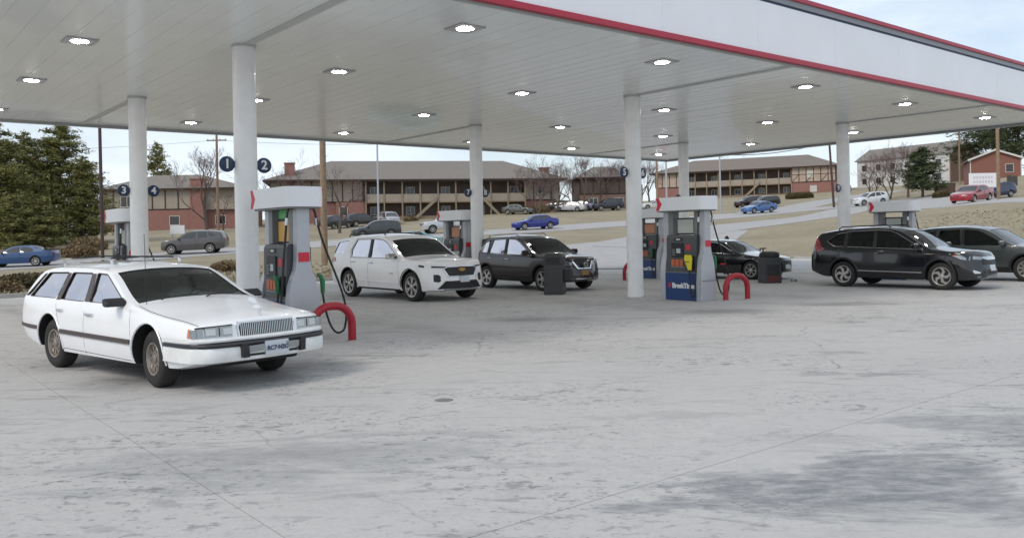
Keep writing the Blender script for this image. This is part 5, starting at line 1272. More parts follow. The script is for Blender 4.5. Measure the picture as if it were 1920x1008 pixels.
# long two-storey apartment block behind the middle of the forecourt
A1 = empty('apartment_building', (-33.8, 118.5, 4.0), math.atan2(8.5, 41.8), 'long brown-roofed two-storey apartment block with open walkways, behind column 7 and 8', 'building')
HS = 2.85; EZ = 2 * HS + .35
part('wall', 'stucco', A1, lambda b: b.b2(0, 42, 2.2, 14, -3, EZ)); part('end_wall', 'brick', A1, lambda b: b.b2(-.1, 9.0, 1.2, 2.3, -3, HS))
tudor(A1, -.1, 12.8, HS + .05, EZ - .05, 1.0, 9); part('brick_bay', 'brick', A1, lambda b: b.b2(9.0, 12.9, .2, 2.3, -3, HS + .02)); part('brick_bay_return', 'brick', A1, lambda b: b.b2(12.9, 13.1, .25, 2.3, -3, HS))
window(A1, 3.2, 1.0, 1.5, 1.2, 1.2); window(A1, 10.0, .9, 1.2, 1.3, .2)
gallery(A1, 13.2, 36.6, 0, HS, 9); part('brick_wing', 'brick', A1, lambda b: b.b2(36.8, 42.1, 1.0, 2.3, -3, HS)); tudor(A1, 36.8, 42.1, HS + .05, EZ - .05, .9, 4)
window(A1, 39.4, 1.0, 1.5, 1.2, 1.0, n=2); window(A1, 39.4, HS + 1.0, 1.4, 1.2, .86, n=2)
stairs(A1, 20.2, 23.4, .1, HS + .1, .2); stairs(A1, 33.0, 30.2, .1, HS + .1, .2)
rf = hip_roof(A1, -.2, 42.2, 0.2, 14, EZ, 3.3, 8.5, 7.5); chimney(rf, 2.6, 1.4, EZ - 1.5, EZ + 2.4); chimney(rf, 41.0, 6, EZ - 1, EZ + 2.0)
part('downpipe', 'timber_tan', A1, lambda b: b.b2(13.12, 13.2, .05, .13, -1, EZ))
# shorter wing running off behind the bare trees
A3 = empty('apartment_building', (10.5, 131, 5.0), .05, 'low brown apartment wing half hidden behind bare trees in the middle', 'building')
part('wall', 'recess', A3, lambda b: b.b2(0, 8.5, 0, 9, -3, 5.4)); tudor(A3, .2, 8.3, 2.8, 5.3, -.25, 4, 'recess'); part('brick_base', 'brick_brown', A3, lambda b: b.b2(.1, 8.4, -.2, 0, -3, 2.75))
hip_roof(A3, 0, 8.5, 0, 9, 5.4, 2.0, 3, 3, .6)
for x in (2.2, 6.2): window(A3, x, 1.0, 1.4, 1.2, -.2, n=2)
# tudor-fronted block up the hill, right of centre
ang2 = math.atan2(160 - 184, 58.8 - 31.5)
A2 = empty('apartment_building', (31.3, 183, 8.3), ang2 * .62, 'tan apartment block with half-timbered brick end, up the hill right of centre', 'building')
part('wall', 'stucco_pale', A2, lambda b: b.b2(0, 36.5, 2.2, 13, -3, EZ)); gallery(A2, 6.2, 28.2, 0, HS, 9)
part('brick_end', 'brick', A2, lambda b: b.b2(28.3, 36.6, 0, 2.3, -3, HS)); tudor(A2, 28.3, 36.6, HS + .05, EZ - .05, -.05, 6, 'stucco_pale', cross=True)
part('brick_base', 'brick', A2, lambda b: b.b2(0, 6.1, 0.3, 2.3, -3, HS)); tudor(A2, -.05, 6.1, HS + .05, EZ - .05, .2, 4, 'stucco_pale')
window(A2, 32.4, .9, 1.3, 1.3, 0, pane='pale_pane'); window(A2, 31.8, HS + 1.0, 1.2, 1.3, -.05, pane='pale_pane')
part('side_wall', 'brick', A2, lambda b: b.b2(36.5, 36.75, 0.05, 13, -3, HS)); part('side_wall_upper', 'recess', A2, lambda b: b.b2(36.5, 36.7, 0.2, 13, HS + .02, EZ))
for y in (3, 7, 11): window(A2, y, HS + .9, 1.3, 1.3, 36.72, 'x'); window(A2, y, .9, 1.3, 1.3, 36.76, 'x')
stairs(A2, 19, 22, .1, HS + .1, .2); hip_roof(A2, -.2, 36.8, 0.2, 13, EZ, 2.9, 7, 6, .9, 'shingle_brown')
# brick block at the left with a broad chimney
A4 = empty('apartment_building', (-52.6, 108, 3.0), .02, 'brick and timber block with a big brick chimney at the far left', 'building')
part('brick_base', 'brick', A4, lambda b: b.b2(0, 11.6, 0, 10, -3, 2.75)); tudor(A4, 0.02, 11.55, 2.8, 5.5, .0, 7); part('side_wall', 'stucco', A4, lambda b: b.b2(.1, 17.5, .3, 9.8, 2.76, 5.5))
part('brick_wing', 'brick', A4, lambda b: b.b2(11.6, 18, .8, 9.5, -3, 2.7)); chimney(A4, 12.4, .25, -2.5, 6.6, 1.8, 1.0)
hip_roof(A4, 0, 18, 0, 10, 5.5, 2.1, 5, 7, .6); window(A4, 3.4, 3.2, 1.6, 1.4, 0.0, n=2); window(A4, 9.4, .8, 1.3, 1.2, 0.0); window(A4, 15, .8, 1.3, 1.2, .8)
# white-sided townhouses with a brown brick gable end
A5 = empty('townhouse', (72.95, 177.8, 10.2), R(-60), 'white-sided townhouse row with a brown brick gable end at the right', 'house')
part('wall', 'siding_white', A5, lambda b: b.b2(0, 20.5, 0, 9, -3, 5.6))
G = [(0, -2), (9, -2), (9, 5.6), (4.5, 8.0), (0, 5.6)]
part('gable_wall', 'brick_brown', A5, lambda b: b.prism(G, 'x', 20.5, 20.75))
def gable_roof(root, x0, x1, y0, y1, z, rise, m, trim='frame_white', ov=.35):
    ym = (y0 + y1) / 2; sl_ = rise / (ym - y0); P = [(y0 - ov, z - ov * sl_), (ym, z + rise), (y1 + ov, z - ov * sl_), (y1 + ov, z - ov * sl_ + .16), (ym, z + rise + .16), (y0 - ov, z - ov * sl_ + .16)]
    r = part('roof', m, root, lambda b: b.prism(P, 'x', x0 - ov, x1 + ov)); part('rake_board', trim, r, lambda b: b.prism([(p[0], p[1] - (.12 if i < 3 else .02)) for i, p in enumerate(P)], 'x', x1 + ov + .002, x1 + ov + .06)); return r
gable_roof(A5, 0, 20.7, 0, 9, 5.6, 2.4, 'shingle')
for k in range(6):
    window(A5, 1.8 + k * 3.3, 3.3, 1.2, 1.3, 0); window(A5, 1.8 + k * 3.3, .6, 1.2, 1.3, 0)
# red brick house with white rake boards
A6 = empty('house', (69.0, 118, 8.0), R(-88), 'small red brick house with white gable trim at the upper right', 'house')
part('wall', 'brick_red', A6, lambda b: b.b2(-9, 0, -6.2, 0, -2, 2.9)); part('gable_wall', 'brick_red', A6, lambda b: b.prism([(-6.2, -2), (0, -2), (0, 2.9), (-3.1, 4.1), (-6.2, 2.9)], 'x', 0.0, .2))
A6.location = (70.6, 116.8, 8.2); A6.rotation_euler = (0, 0, R(-113))
gable_roof(A6, -9, .2, -6.2, 0, 2.9, 1.2, 'shingle'); window(A6, -1.4, .9, 1.0, 1.2, .2, 'x')
for s in (-6.2, 0): part('corner_board', 'frame_white', A6, lambda b: b.b2(.201, .26, s - .06, s + .06, -1, 2.9))

# ------------------------------------------------------------------ trees
mat('bark', (0.11, 0.085, 0.07), 0.95, noise=0.25, nscale=6); mat('bark_pale', (0.19, 0.15, 0.13), 0.95, noise=0.2, nscale=4); mat('twig', (0.13, 0.09, 0.085), 0.95)
def leaf_mat(name, c0, c1):
    m, n, b = nodes_mat(name); g = N_(n, 'ShaderNodeNewGeometry')
    q = noise_(n, g.outputs['Position'], 1.3, 3, 0.6); f = N_(n, 'ShaderNodeMath', operation='ADD'); n.links.new(q, f.inputs[0])
    r_ = mul_(n, g.outputs['Random Per Island'], 0.35); n.links.new(r_, f.inputs[1])
    c = ramp_(n, f.outputs[0], [(0.4, c0), (0.85, c1)]); n.links.new(c, b.inputs['Base Color']); b.inputs['Roughness'].default_value = 0.8; b.inputs['Specular IOR Level'].default_value = 0.2
    return m
leaf_mat('needles', (0.085, 0.105, 0.035), (0.25, 0.235, 0.085)); leaf_mat('needles_dark', (0.03, 0.05, 0.024), (0.09, 0.105, 0.05)); leaf_mat('shrub_leaf', (0.05, 0.05, 0.025), (0.13, 0.105, 0.05)); leaf_mat('dry_leaf', (0.13, 0.09, 0.05), (0.26, 0.19, 0.11))
def bare_mesh(seed, H=10.0, spread=.5, levels=5, forks=1, r0=.2):
    rd = random.Random(seed); tr = MB(); cr = MB()
    def grow_(p, d, ln, r, lv):
        pts = [p]; n = 4 if lv < 3 else 3; dd = d.copy(); rr = [r]
        for i in range(n):
            dd = (dd + Vector((rd.uniform(-1, 1), rd.uniform(-1, 1), rd.uniform(-.2, .7))) * (.10 + .05 * lv)).normalized(); p = p + dd * (ln / n); pts.append(p); rr.append(r * (1 - .55 * (i + 1) / n))
        (tr if lv < 2 else cr).tube(pts, rr, 6 if lv < 2 else 3, cap=False)
        if lv >= levels: return
        kids = 3 if lv < 2 else rd.choice((3, 4))
        for k in range(kids + (lv == 0)):
            t = rd.uniform(.35, 1.0) if k else 1.0; i = min(int(t * n), n - 1); q = pts[i].lerp(pts[i + 1], t * n - i if t < 1 else 1)
            a = rd.uniform(0, 6.28); tilt = rd.uniform(.35, .85) * (spread + .5); ax = dd.orthogonal(); ax.rotate(Matrix.Rotation(a, 3, dd)); nd = (dd * math.cos(tilt) + ax * math.sin(tilt)); nd.z += .18; nd.normalize()
            grow_(q, nd, ln * rd.uniform(.55, .78), max(r * rd.uniform(.4, .58), .011), lv + 1)
    for f_ in range(forks):
        a = 6.28 * f_ / max(forks, 1); d = Vector((math.cos(a) * .3, math.sin(a) * .3, 1)).normalized() if forks > 1 else Vector((.03, 0, 1)); grow_(Vector((0, 0, -.2)), d, H * .36, r0 * (1 if forks == 1 else .7), 0)
    return tr.mesh('trunk', M['bark'], 1.0), cr.mesh('crown', M['twig'])
BT = [bare_mesh(1), bare_mesh(5, spread=.7), bare_mesh(9, forks=3, spread=.6), bare_mesh(14, forks=2)]
def at_px(px, d): return (px - 600) / 989.1 * d
def bare(px, d, h, k, label, rz=0):
    x = at_px(px, d); o = empty('bare_tree', (x, d, T(x, d)), rz, label, 'tree', 'leafless trees'); o.scale = (h / 10 * 1.05,) * 3
    inst('trunk', BT[k][0], o); inst('crown', BT[k][1], o)
bare(243, 98, 11.5, 0, 'tall bare tree left of column 1 and 2, by the brick chimney block', 1)
bare(262, 104, 6.0, 1, 'small bare tree beside the utility pole at the left', 4)
bare(323, 82, 9.0, 3, 'bare branching tree right of column 1 and 2, above the first pump', 2.2)
bare(398, 92, 8.8, 1, 'bare tree behind the brown wooden utility pole', 0.4)
for k, (px, d, h, v, lab) in enumerate([(752, 146, 10, 1, 'slim bare tree right behind column 5 and 6'), (632, 118, 9.0, 2, 'bare tree left of the parked white sedan'), (652, 122, 9.5, 3, 'multi-stemmed bare tree behind the parked white sedan'), (684, 124, 10, 0, 'bare tree between the parked white sedan and the dark minivan'), (703, 130, 9.5, 1, 'bare tree behind the parked dark minivan'), (722, 133, 9.5, 2, 'bare tree just left of column 5 and 6'), (762, 140, 9.0, 0, 'bare tree just right of column 5 and 6'), (672, 140, 8.5, 2, 'bare tree farther back behind the low brown wing'), (741, 150, 9.5, 3, 'bare tree far back behind column 5 and 6')]): bare(px, d, h, v, lab, k * 1.3)
bare(1024, 118, 8.6, 3, 'leftmost bare tree in front of the white townhouses', .2); bare(1044, 122, 8.4, 2, 'middle bare tree in front of the white townhouses', 2.7); bare(1065, 120, 9.2, 0, 'rightmost bare tree in front of the white townhouses', 5.0)
bare(860, 196, 11, 1, 'faint bare tree behind the roof of the hillside block', 1.0); bare(885, 200, 10, 0, 'second faint bare tree behind the roof of the hillside block', 3.0)
def conifer_mesh(seed, H, Rb, n_br, dens, shape=1.0, base=.08, leaf=.34, m='needles', droop=.1):
    rd = random.Random(seed); tr = MB(); tr.tube([(0, 0, -.3), (.05, 0, H * .5), (0, .05, H * .97)], [H * .022, H * .014, .02], 7); cr = MB()
    vs = []; fs = []
    def clump(p, s):
        for q in range(8):
            a = Vector((rd.gauss(0, 1), rd.gauss(0, 1), rd.gauss(0, .55))).normalized(); b_ = a.orthogonal(); b_.rotate(Matrix.Rotation(rd.uniform(0, 6.28), 3, a)); c_ = p + Vector((rd.gauss(0, .5), rd.gauss(0, .5), rd.gauss(0, .35))) * s
            L_ = s * rd.uniform(.7, 1.4); W_ = s * rd.uniform(.07, .15); k = len(vs)
            vs.extend([c_ - a * L_ * .5, c_ + b_ * W_, c_ + a * L_ * .6, c_ - b_ * W_]); fs.append((k, k + 1, k + 2, k + 3))
    for i in range(n_br):
        t = (i + rd.random()) / n_br; z = H * (base + (1 - base) * t ** .9); env = (1 - t ** 1.25) ** .75 * shape + .05
        ln = Rb * env * rd.uniform(.55, 1.12); a = rd.uniform(0, 6.28); up = rd.uniform(.0, .35) - droop * (1 - t)
        d = Vector((math.cos(a), math.sin(a), up)); p0 = Vector((0, 0, z)); p1 = p0 + d * ln
        tr.tube([p0, p0 + d * ln * .6, p1 + Vector((0, 0, .1 * ln))], [.05, .03, .012], 3, cap=False)
        m_ = max(2, int(ln / leaf * dens))
        for k in range(m_):
            s = (k + .6) / m_; q = p0.lerp(p1, .25 + .75 * s) + Vector((rd.gauss(0, .14), rd.gauss(0, .14), rd.gauss(0, .08))) * ln * (.6 + .4 * s); clump(q, leaf * rd.uniform(.8, 1.35))
    cr.add(vs, fs); return tr.mesh('trunk', M['bark'], 1.0), cr.mesh('crown', M[m])
CT = [conifer_mesh(2, 11, 4.2, 150, 3.0, leaf=.23), conifer_mesh(6, 11, 3.6, 140, 3.0, base=.03, leaf=.23), conifer_mesh(8, 8, 2.6, 80, 2.2, leaf=.3), conifer_mesh(21, 11, 4.4, 85, 2.6, base=.25, leaf=.26, m='needles_dark', droop=.3), conifer_mesh(33, 6, 2.2, 90, 2.4, base=.18, leaf=.26, m='needles_dark', shape=1.05)]
def conifer(px, d, h, k, label, rz=0.0, wide=1.0, dz=0.0):
    x = at_px(px, d); H0 = (11, 11, 8, 11, 6)[k]; o = empty('evergreen_tree', (x, d, T(x, d) + dz), rz, label, 'tree', 'evergreen trees'); o.scale = (h / H0 * wide, h / H0 * wide, h / H0)
    inst('trunk', CT[k][0], o); inst('crown', CT[k][1], o)
conifer(-4, 76, 11.2, 0, 'big evergreen cut off by the left edge of the picture', .3, 1.15); conifer(30, 80, 10.6, 1, 'shorter evergreen in the dip between the two tall ones at the left', 1.9, 1.1)
conifer(72, 82, 11.6, 0, 'tallest evergreen of the clump at the left', 3.4, 1.15); conifer(98, 80, 8.2, 1, 'evergreen at the right side of the left clump', 2.0, 1.25)
conifer(52, 72, 4.6, 2, 'low young evergreen at the foot of the left clump', .9, 1.5); conifer(14, 70, 4.8, 2, 'low evergreen above the blue sedan at the left edge', 4.4, 1.6)
conifer(186, 125, 12.6, 2, 'evergreen top showing above the brick chimney block\'s roof', 1.0, .75)
conifer(1166, 150, 17.5, 3, 'tall dark evergreen behind the red brick house', .5, 1.25); conifer(1196, 140, 15, 3, 'dark evergreen at the right edge behind the red brick house', 2.0, 1.1)
conifer(1082, 112, 6.6, 4, 'round dark evergreen in front of the white townhouses', 0.0, 1.35)
def shrub_mesh(seed, n, rx, ry, rz, leaf, m):
    rd = random.Random(seed); vs = []; fs = []
    for i in range(n):
        th = rd.uniform(0, 6.28); rr = rd.random() ** .4; u_ = rd.uniform(0, 1); p = Vector((math.cos(th) * rr * rx, math.sin(th) * rr * ry, u_ ** .8 * rz * (1 - .45 * rr * rr)))
        a = Vector((rd.gauss(0, .5), rd.gauss(0, .5), rd.gauss(.5, .6))).normalized(); b_ = a.orthogonal(); b_.rotate(Matrix.Rotation(rd.uniform(0, 6.28), 3, a)); L_ = leaf * rd.uniform(.7, 1.5); W_ = L_ * .22; k = len(vs)
        vs.extend([p - a * L_ * .3, p + b_ * W_, p + a * L_ * .8, p - b_ * W_]); fs.append((k, k + 1, k + 2, k + 3))
    b = MB(); b.add(vs, fs); st = MB()
    for k in range(4): st.tube([(0, 0, -.1), (rd.uniform(-rx, rx) * .6, rd.uniform(-ry, ry) * .6, rz * .7)], [.03, .01], 4)
    return b.mesh('foliage', M[m]), st.mesh('stem', M['bark'])
SH = [shrub_mesh(1, 2200, 1.0, .9, 1.0, .14, 'shrub_leaf'), shrub_mesh(3, 2400, 1.3, .9, .9, .15, 'dry_leaf')]
def shrub(x, y, s, k, label, sz=1.0, rz=0.0):
    o = empty('shrub', (x, y, T(x, y) - .03), rz, label, 'shrub', 'shrubs and clumps of dry grass'); o.scale = (s, s, s * sz); inst('foliage', SH[k][0], o); inst('stem', SH[k][1], o)
def shrub_px(px, d, s, k, label, sz=1.0): shrub(at_px(px, d), d, s, k, label, sz, px * .1)
shrub_px(-8, 30.5, 1.0, 1, 'clump of dry grass at the left edge by the lot kerb', .55); shrub_px(22, 32, 1.1, 0, 'greener clump of grass behind the wagon\'s rear window', .6); shrub_px(48, 34, 1.0, 1, 'dry grass clump showing just behind the wagon\'s rear pillar', .6)
shrub_px(266, 41, .8, 1, 'dry brown bush between the two left columns', .75); shrub_px(104, 72, 1.2, 1, 'brown brush by the thin dark pole at the left', 1.1); shrub_px(92, 66, 1.2, 1, 'low brown brush at the right end of the evergreens', .9)
for k, px in enumerate((928, 934, 941, 947)): shrub_px(px, 150, 1.1, 0, 'dark hedge shrub below the half-timbered end, %s from the left' % ORD[k], 1.1)
shrub_px(632, 121, 1.1, 1, 'brown bush against the long block\'s right brick wing', 1.3); shrub_px(637, 121, .9, 1, 'second brown bush against the long block\'s right brick wing', 1.2); shrub_px(535, 119, 1.0, 1, 'low brown bush in front of the long block\'s walkway', .9); shrub_px(482, 118, 1.0, 1, 'low brush at the foot of the long block left of centre', .8)
shrub_px(1105, 105, 1.2, 0, 'dark shrub left of the white sign board', .8)
# dry grass on the bank, too many blades to count
leaf_mat('tuft', (0.25, 0.22, 0.15), (0.38, 0.335, 0.24))
def tufts():
    rd = random.Random(4); vs = []; fs = []
    def blade(x, y, h):
        z = T(x, y)
        for q in range(3):
            a = rd.uniform(0, 6.28); dx, dy = math.cos(a) * .05, math.sin(a) * .05; lx, ly = rd.gauss(0, .12), rd.gauss(0, .12); k = len(vs)
            vs.extend([(x - dx, y - dy, z - .02), (x + dx, y + dy, z - .02), (x + lx, y + ly, z + h * rd.uniform(.6, 1.2))]); fs.append((k, k + 1, k + 2))
    n = 0
    while n < 9000:
        a, b_ = rd.uniform(39.6, 62), rd.uniform(-22, 14); p = AB(a, b_)
        if rd.random() < .55: blade(p.x, p.y, rd.uniform(.04, .10))
        n += 1
    for i in range(6000):
        a, b_ = rd.uniform(-22, 19), 16.3 + abs(rd.gauss(0, 4)); p = AB(a, b_); blade(p.x, p.y, rd.uniform(.06, .20))
    b = MB(); b.add(vs, fs); o = b.build('dry_grass_tufts', M['tuft']); tag(o, 'short dry winter grass on the bank and verge', 'grass', kind='stuff')
tufts()

# ------------------------------------------------------------------ poles, wires, signs
mat('pole_wood', (0.26, 0.185, 0.125), 0.9, noise=0.2, nscale=3); mat('pole_dark', (0.06, 0.035, 0.035), 0.6); mat('pole_metal', (0.42, 0.44, 0.46), 0.45, 0.4); mat('wire', (0.03, 0.03, 0.03), 0.7)
def pole(name, px, d, h, r0, r1, m, label, cat, lean=0.0, arm=None, dz=-.3):
    x = at_px(px, d); z = T(x, d); o = empty(name, (x, d, z), 0, label, cat)
    b = MB(); b.tube([(0, 0, dz), (lean * h * .5, 0, h * .5), (lean * h, 0, h)], [r0, (r0 + r1) / 2, r1], 12); b.build('pole', M[m], o, smooth=.8)
    if arm == 'cross':
        b = MB(); b.b2(-1.2, 1.2, -.06, .06, h - .7, h - .56); ca_ = b.build('crossarm', M['pole_wood'], o)
        for s in (-1.05, -.4, .4, 1.05): q = MB(); q.lathe([(0, 0), (.05, .0), (.06, .1), (.03, .16), (0, .17)], 8); i_ = q.build('insulator', M['steel'], ca_); i_.location = (s, 0, h - .558)
    if arm == 'lamp':
        b = MB(); b.tube([(lean * h, 0, h - .1), (lean * h + .8, 0, h + .1)], .04, 6); b.build('arm', M[m], o); b = MB(); b.b2(lean * h + .7, lean * h + 1.4, -.15, .15, h + .05, h + .18); b.build('lamp_head', M['pump_mid'], o, bevel=.03)
    if arm == 'base':
        b = MB(); b.lathe([(0, -.2), (.28, -.2), (.28, .5), (0, .5)], 14); b.build('footing', M['kerb'], o)
    return o
pole('utility_pole', 380, 46, 11.5, .185, .15, 'pole_wood', 'stout brown wooden utility pole behind the white SUV\'s tail', 'pole')
pole('utility_pole', 256, 101, 11.5, .17, .13, 'pole_wood', 'distant wooden utility pole with crossarm left of column 1 and 2', 'pole', arm='cross')
pole('lamp_post', 120, 46, 11.0, .095, .08, 'pole_dark', 'thin dark lamp post rising at the left beside the evergreens', 'lamp post', lean=-.004, arm='lamp')
pole('lamp_post', 444, 84, 14.0, .11, .07, 'pole_metal', 'thin grey metal lamp post in front of the long apartment block', 'lamp post', arm='lamp')
pole('lamp_post', 845, 108, 12.0, .12, .08, 'pole_metal', 'thin pale metal lamp post in front of the hillside apartment block', 'lamp post', arm='lamp')
pole('utility_pole', 1171, 78, 13.0, .17, .13, 'pole_wood', 'wooden utility pole in front of the red brick house', 'pole', arm='cross')
pole('utility_pole', 1126, 148, 15.0, .17, .13, 'pole_wood', 'far wooden utility pole before the brown brick gable', 'pole')
pole('utility_pole', 978, 112, 13.0, .16, .12, 'pole_dark', 'leaning dark utility pole partly behind the right canopy column', 'pole', lean=-.055)
pole('flagpole', 771, 120, 14.0, .16, .12, 'pole_wood', 'pale wooden pole between columns and the hillside block', 'pole')
pole('lamp_post', 782, 72, 9.0, .085, .07, 'pole_metal', 'white metal post just left of the blue-based pump\'s valance', 'lamp post')
def wire(p0, p1, sag, label, r=.018):
    p0, p1 = Vector(p0), Vector(p1); b = MB(); b.tube([p0.lerp(p1, t) - Vector((0, 0, sag * 4 * t * (1 - t))) for t in np.linspace(0, 1, 14)], r, 4)
    tag(b.build('power_line', M['wire']), label, 'wire', 'overhead power lines')
zt = T(at_px(256, 101), 101) + 10.9
wire((-60, 66, 9.4), (at_px(256, 101), 101, zt), .6, 'power line from the left edge to the distant wooden pole'); wire((at_px(256, 101), 101, zt), (at_px(560, 104), 104, 13.4), .5, 'upper power line crossing the sky right of column 1 and 2', .02)
wire((at_px(380, 46), 46, 10.6), (at_px(771, 120), 120, 16.4), 1.2, 'long power line sagging from the stout pole over the long block')
wire((at_px(790, 70), 70, 8.4), (at_px(978, 112), 112, 13.6), 1.0, 'thick dark cable crossing behind the pump valance towards the leaning pole', .05)
wire((at_px(1126, 148), 148, 20), (at_px(1171, 78), 78, 15), 1.0, 'cable between the two wooden poles at the upper right')
wire((at_px(978, 112), 112, 14), (at_px(1171, 78), 78, 13), 1.6, 'cable sagging in front of the white townhouses')
def sign(name, px, py_z, d, w_, h_, m, label, posts=2, ph=1.0, rz=0.0, cat='sign'):
    x = at_px(px, d); o = empty(name, (x, d, T(x, d)), rz, label, cat)
    b = MB(); b.b2(-w_ / 2, w_ / 2, -.06, .06, ph, ph + h_); p = b.build('board', M[m], o, bevel=.02)
    b = MB(); b.b2(-w_ / 2 - .04, w_ / 2 + .04, -.05, .05, ph - .05, ph - .002); b.b2(-w_ / 2 - .04, w_ / 2 + .04, -.05, .05, ph + h_ + .002, ph + h_ + .05); b.build('frame', M['frame_white'], p)
    for s in ((-1, 1) if posts == 2 else (0,)):
        b = MB(); b.b2(s * w_ * .35 - .05, s * w_ * .35 + .05, -.05, .05, -.3, ph - .052); b.build('post', M['pole_metal'], o)
    return o, p
mat('print_faint', (0.62, 0.55, 0.60), 0.6)
mat('board_white', (0.80, 0.80, 0.82), 0.5)
o, p = sign('sign_board', 1153, 0, 82, 2.7, 1.32, 'board_white', 'white sign board standing behind the red car', 2, 1.35)
for k in range(2):
    b = MB()
    for j in range(7): b.b2(-.95 + j * .28, -.77 + j * .28, -.066, -.061, 1.75 + k * .42, 1.98 + k * .42)
    b.build('faint_print', M['print_faint'], p)
sign('yard_sign', 208, 0, 88, 1.5, .85, 'board_white', 'small white sign in front of the brick chimney block', 2, .45)
o, p = sign('road_sign', 779, 0, 62, .62, .62, 'sign_white', 'small red and white do-not-enter sign left of the blue-based pump', 1, 2.0)
b = MB(); b.lathe([(0, -.01), (.28, -.01), (.28, 0), (0, 0)], 20, 'y', (0, -.062, 2.31)); b.build('red_disc', M['red_print'], p); b = MB(); b.b2(-.2, .2, -.078, -.074, 2.27, 2.35); b.build('white_bar', M['sign_white'], p)
mat('fence_dark', (0.09, 0.085, 0.08), 0.9); mat('bin_brown', (0.10, 0.06, 0.045), 0.8)
fx = at_px(1181, 104); fo = empty('fence', (fx, 104, T(fx, 104)), .6, 'dark board fence at the right below the red brick house', 'fence')
pk_ = MB(); pk_.b2(.01, .22, -.02, .02, -.2, 1.6); pkm = pk_.mesh('board', M['fence_dark'])
for k in range(12): inst('board', pkm, fo, (k * .225, 0, -k * .005 + random.uniform(-.03, .03)))
dx_ = at_px(1108, 112); do = empty('dumpster', (dx_, 112, T(dx_, 112)), -.15, 'brown dumpster right of the round evergreen', 'dumpster')
part('tub', 'bin_brown', do, lambda b: b.prism([(-1.0, 0), (1.0, 0), (1.1, 1.2), (-1.1, 1.2)], 'y', -.8, .8)); part('lid', 'bin_dark', do, lambda b: b.prism([(-1.12, 1.21), (1.12, 1.21), (1.12, 1.27), (-1.12, 1.35)], 'y', -.82, .82))

# ------------------------------------------------------------------ cars on the street and parked by the flats
def suvlo(**k):
    sp = crossover(**k); return sp
def pickup():
    return dict(wb=3.68, tr=.99, R=.40, tw=.27, rim=.26, arch=.46,
        top=[(2.75, .95), (2.7, 1.12), (1.9, 1.20), (1.45, 1.23), (.75, 1.80), (.5, 1.89), (-.3, 1.90), (-.75, 1.85), (-.95, 1.27), (-1.1, 1.25), (-2.95, 1.25), (-3.0, 1.2)],
        belt=[(2.75, .9), (2.5, 1.06), (1.4, 1.14), (0, 1.18), (-3.0, 1.16)], bot=[(2.75, .42), (1.9, .40), (-2.0, .42), (-3.0, .5)],
        plan=[(2.75, .85), (2.6, .95), (2.0, 1.0), (-2.8, 1.0), (-3.0, .96)], crown=[(-3, .04), (-.5, .05), (1.5, .06), (2.75, .04)], ws=(1.42, .78), cabin=(-.7, 1.3), tum=.22, bow=.12, rbow=.0,
        wins=[[(1.05, 1.22), (.62, 1.68), (.25, 1.75), (.25, 1.22)], [(.15, 1.22), (.15, 1.75), (-.55, 1.75), (-.60, 1.22)]])
LO_LAMP = {'sedan': (.66, 2.33, -2.48, .85), 'suv': (.84, 2.22, -2.38, 1.0), 'pickup': (1.0, 2.73, -2.99, .95)}
def lo_car(kind, px, d, head, col, label, cat='car', scale=1.0, metal=0.2, group='cars on the street', dz=0.0, rimc=None):
    x = at_px(px, d); sp = {'sedan': sedan(), 'suv': suvlo(), 'pickup': pickup()}[kind]; sp['scale'] = scale
    hd = R(head); hx, hy = math.cos(hd), math.sin(hd); zf, zr = T(x + hx * 1.4, d + hy * 1.4), T(x - hx * 1.4, d - hy * 1.4)
    nm = {'sedan': 'sedan', 'suv': 'suv', 'pickup': 'pickup_truck'}[kind]
    on_road = group == 'cars on the street'
    c = make_car(nm, sp, paint('paint_%s' % label[:18], col, .3, .8, metal), (x, d, (zf + zr) / 2 + (.055 if on_road else .01) + dz), hd, label, cat, group, lod=1)
    c.root.rotation_euler = Matrix.Rotation(hd, 3, 'Z').to_euler(); c.root.rotation_euler.y = -math.atan2(zf - zr, 2.8)
    zl, xf_, xr_, zt_ = LO_LAMP[kind]
    for s in (-1, 1):
        mir = (lambda P: P if s < 0 else flip(P))
        c.front_plate('headlight', mir([(-.42, zl - .05), (-.42, zl + .03), (-.72, zl + .06), (-.72, zl - .04)]), xf_, .04, 'lamp_clear', cuts=1)
        P = [(s * .45, zt_ - .08), (s * .45, zt_ + .06), (s * .74, zt_ + .06), (s * .74, zt_ - .08)]; b = MB(); b.prism(P if s > 0 else P[::-1], 'x', xr_ - .02, xr_ + .12); b.v = [c.S.warp(v) for v in b.v]; b.build('tail_light', M['tail_red'], c.root)
        c.side_line('door_seam', [(-.42, c.S.belt(-.42)), (-.42, .35)], .008, 'trim_black', s)
        c.mirror(.66 if kind == 'sedan' else .76, c.S.belt(.7) + .03, s, M['trim_black'], (.12, .2, .14), .13)
    c.front_plate('grille', [(-.34, zl - .16), (-.36, zl - .02), (.36, zl - .02), (.34, zl - .16)], xf_ + .005, .03, 'trim_black', cuts=1)
    return c
lo_car('sedan', 22, 57.5, 187, (0.012, 0.055, 0.16), 'dark blue sedan on the street at the left edge')
lo_car('suv', 227, 65, 186, (0.075, 0.07, 0.068), 'dark grey minivan on the street behind column 1 and 2', scale=1.06)
lo_car('sedan', 626, 84, 204, (0.010, 0.02, 0.20), 'bright blue sedan on the street above the maroon SUV')
lo_car('sedan', 889, 103, 207, (0.05, 0.13, 0.34), 'lighter blue car climbing the road behind the pump valance')
lo_car('suv', 1020, 111, 190, (0.62, 0.64, 0.66), 'white SUV on the upper road right of the canopy column', 'SUV')
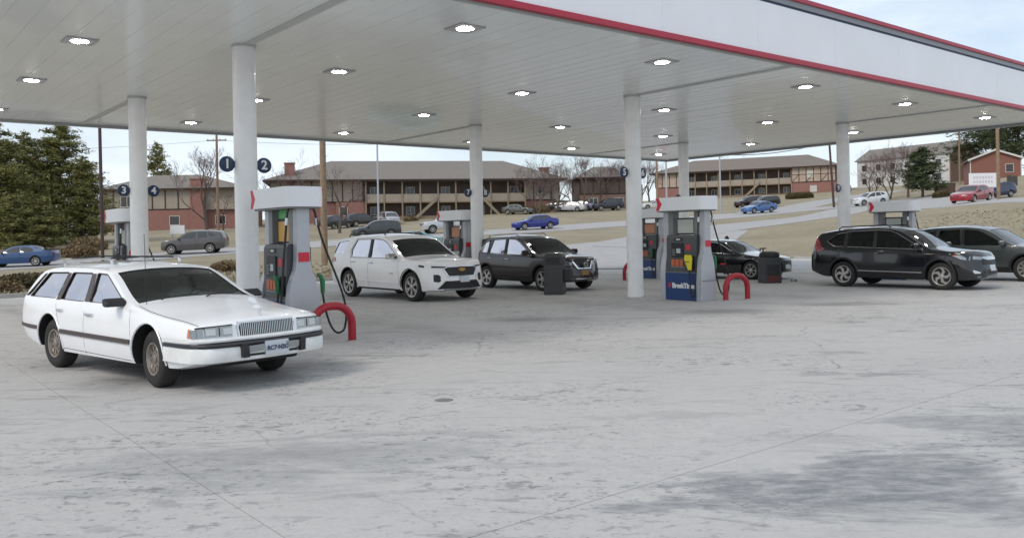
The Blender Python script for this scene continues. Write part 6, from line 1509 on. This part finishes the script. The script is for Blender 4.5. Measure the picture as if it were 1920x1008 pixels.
lo_car('sedan', 1139, 76, 218, (0.30, 0.012, 0.025), 'red sedan on the road at the upper right', scale=1.08)
lo_car('suv', 440, 78, 200, (0.03, 0.035, 0.035), 'dark hatchback on the street just above the white SUV\'s roof', scale=.98)
lo_car('sedan', 474, 56, 202, (0.16, 0.32, 0.32), 'teal car mostly hidden behind the white SUV\'s roof')
lo_car('pickup', 526, 83, 200, (0.48, 0.50, 0.52), 'silver pickup truck behind the pump by column 7 and 8', 'pickup truck')
PG = 'cars parked by the apartments'
lo_car('suv', 427, 108, 30, (0.02, 0.02, 0.022), 'black hatchback parked below the long block\'s brick bay', group=PG)
lo_car('suv', 458, 110, -70, (0.42, 0.43, 0.45), 'silver SUV parked nose-out under the long block\'s walkway', 'SUV', group=PG)
lo_car('suv', 452, 113, -100, (0.05, 0.012, 0.012), 'dark red vehicle parked beside the silver nose-out SUV', group=PG)
lo_car('sedan', 609, 119, -28, (0.085, 0.085, 0.08), 'grey sedan parked at the right end of the long walkway', group=PG)
lo_car('sedan', 668, 123, 160, (0.6, 0.6, 0.61), 'white sedan parked under the bare trees', group=PG)
lo_car('sedan', 680, 126, 160, (0.20, 0.20, 0.30), 'pale blue car parked just right of the white sedan', group=PG)
lo_car('suv', 712, 124, 200, (0.015, 0.02, 0.03), 'dark blue-black minivan parked left of column 5 and 6', group=PG, scale=1.04)
lo_car('suv', 652, 125, 160, (0.03, 0.03, 0.03), 'dark car parked left of the white sedan', group=PG)
lo_car('sedan', 768, 126, 190, (0.6, 0.6, 0.6), 'white car parked just right of column 5 and 6', group=PG)
lo_car('suv', 394, 104, 60, (0.025, 0.027, 0.03), 'dark car parked beside the stout wooden pole', group=PG)
lo_car('suv', 877, 128, 195, (0.04, 0.015, 0.015), 'dark maroon SUV parked on the access road behind the blue car', 'SUV', group=PG)
lo_car('suv', 896, 126, 195, (0.03, 0.032, 0.03), 'black SUV parked right of the dark maroon one', 'SUV', group=PG)
lo_car('suv', 1166, 88, 200, (0.02, 0.03, 0.09), 'dark blue car glimpsed behind the red sedan', group=PG)
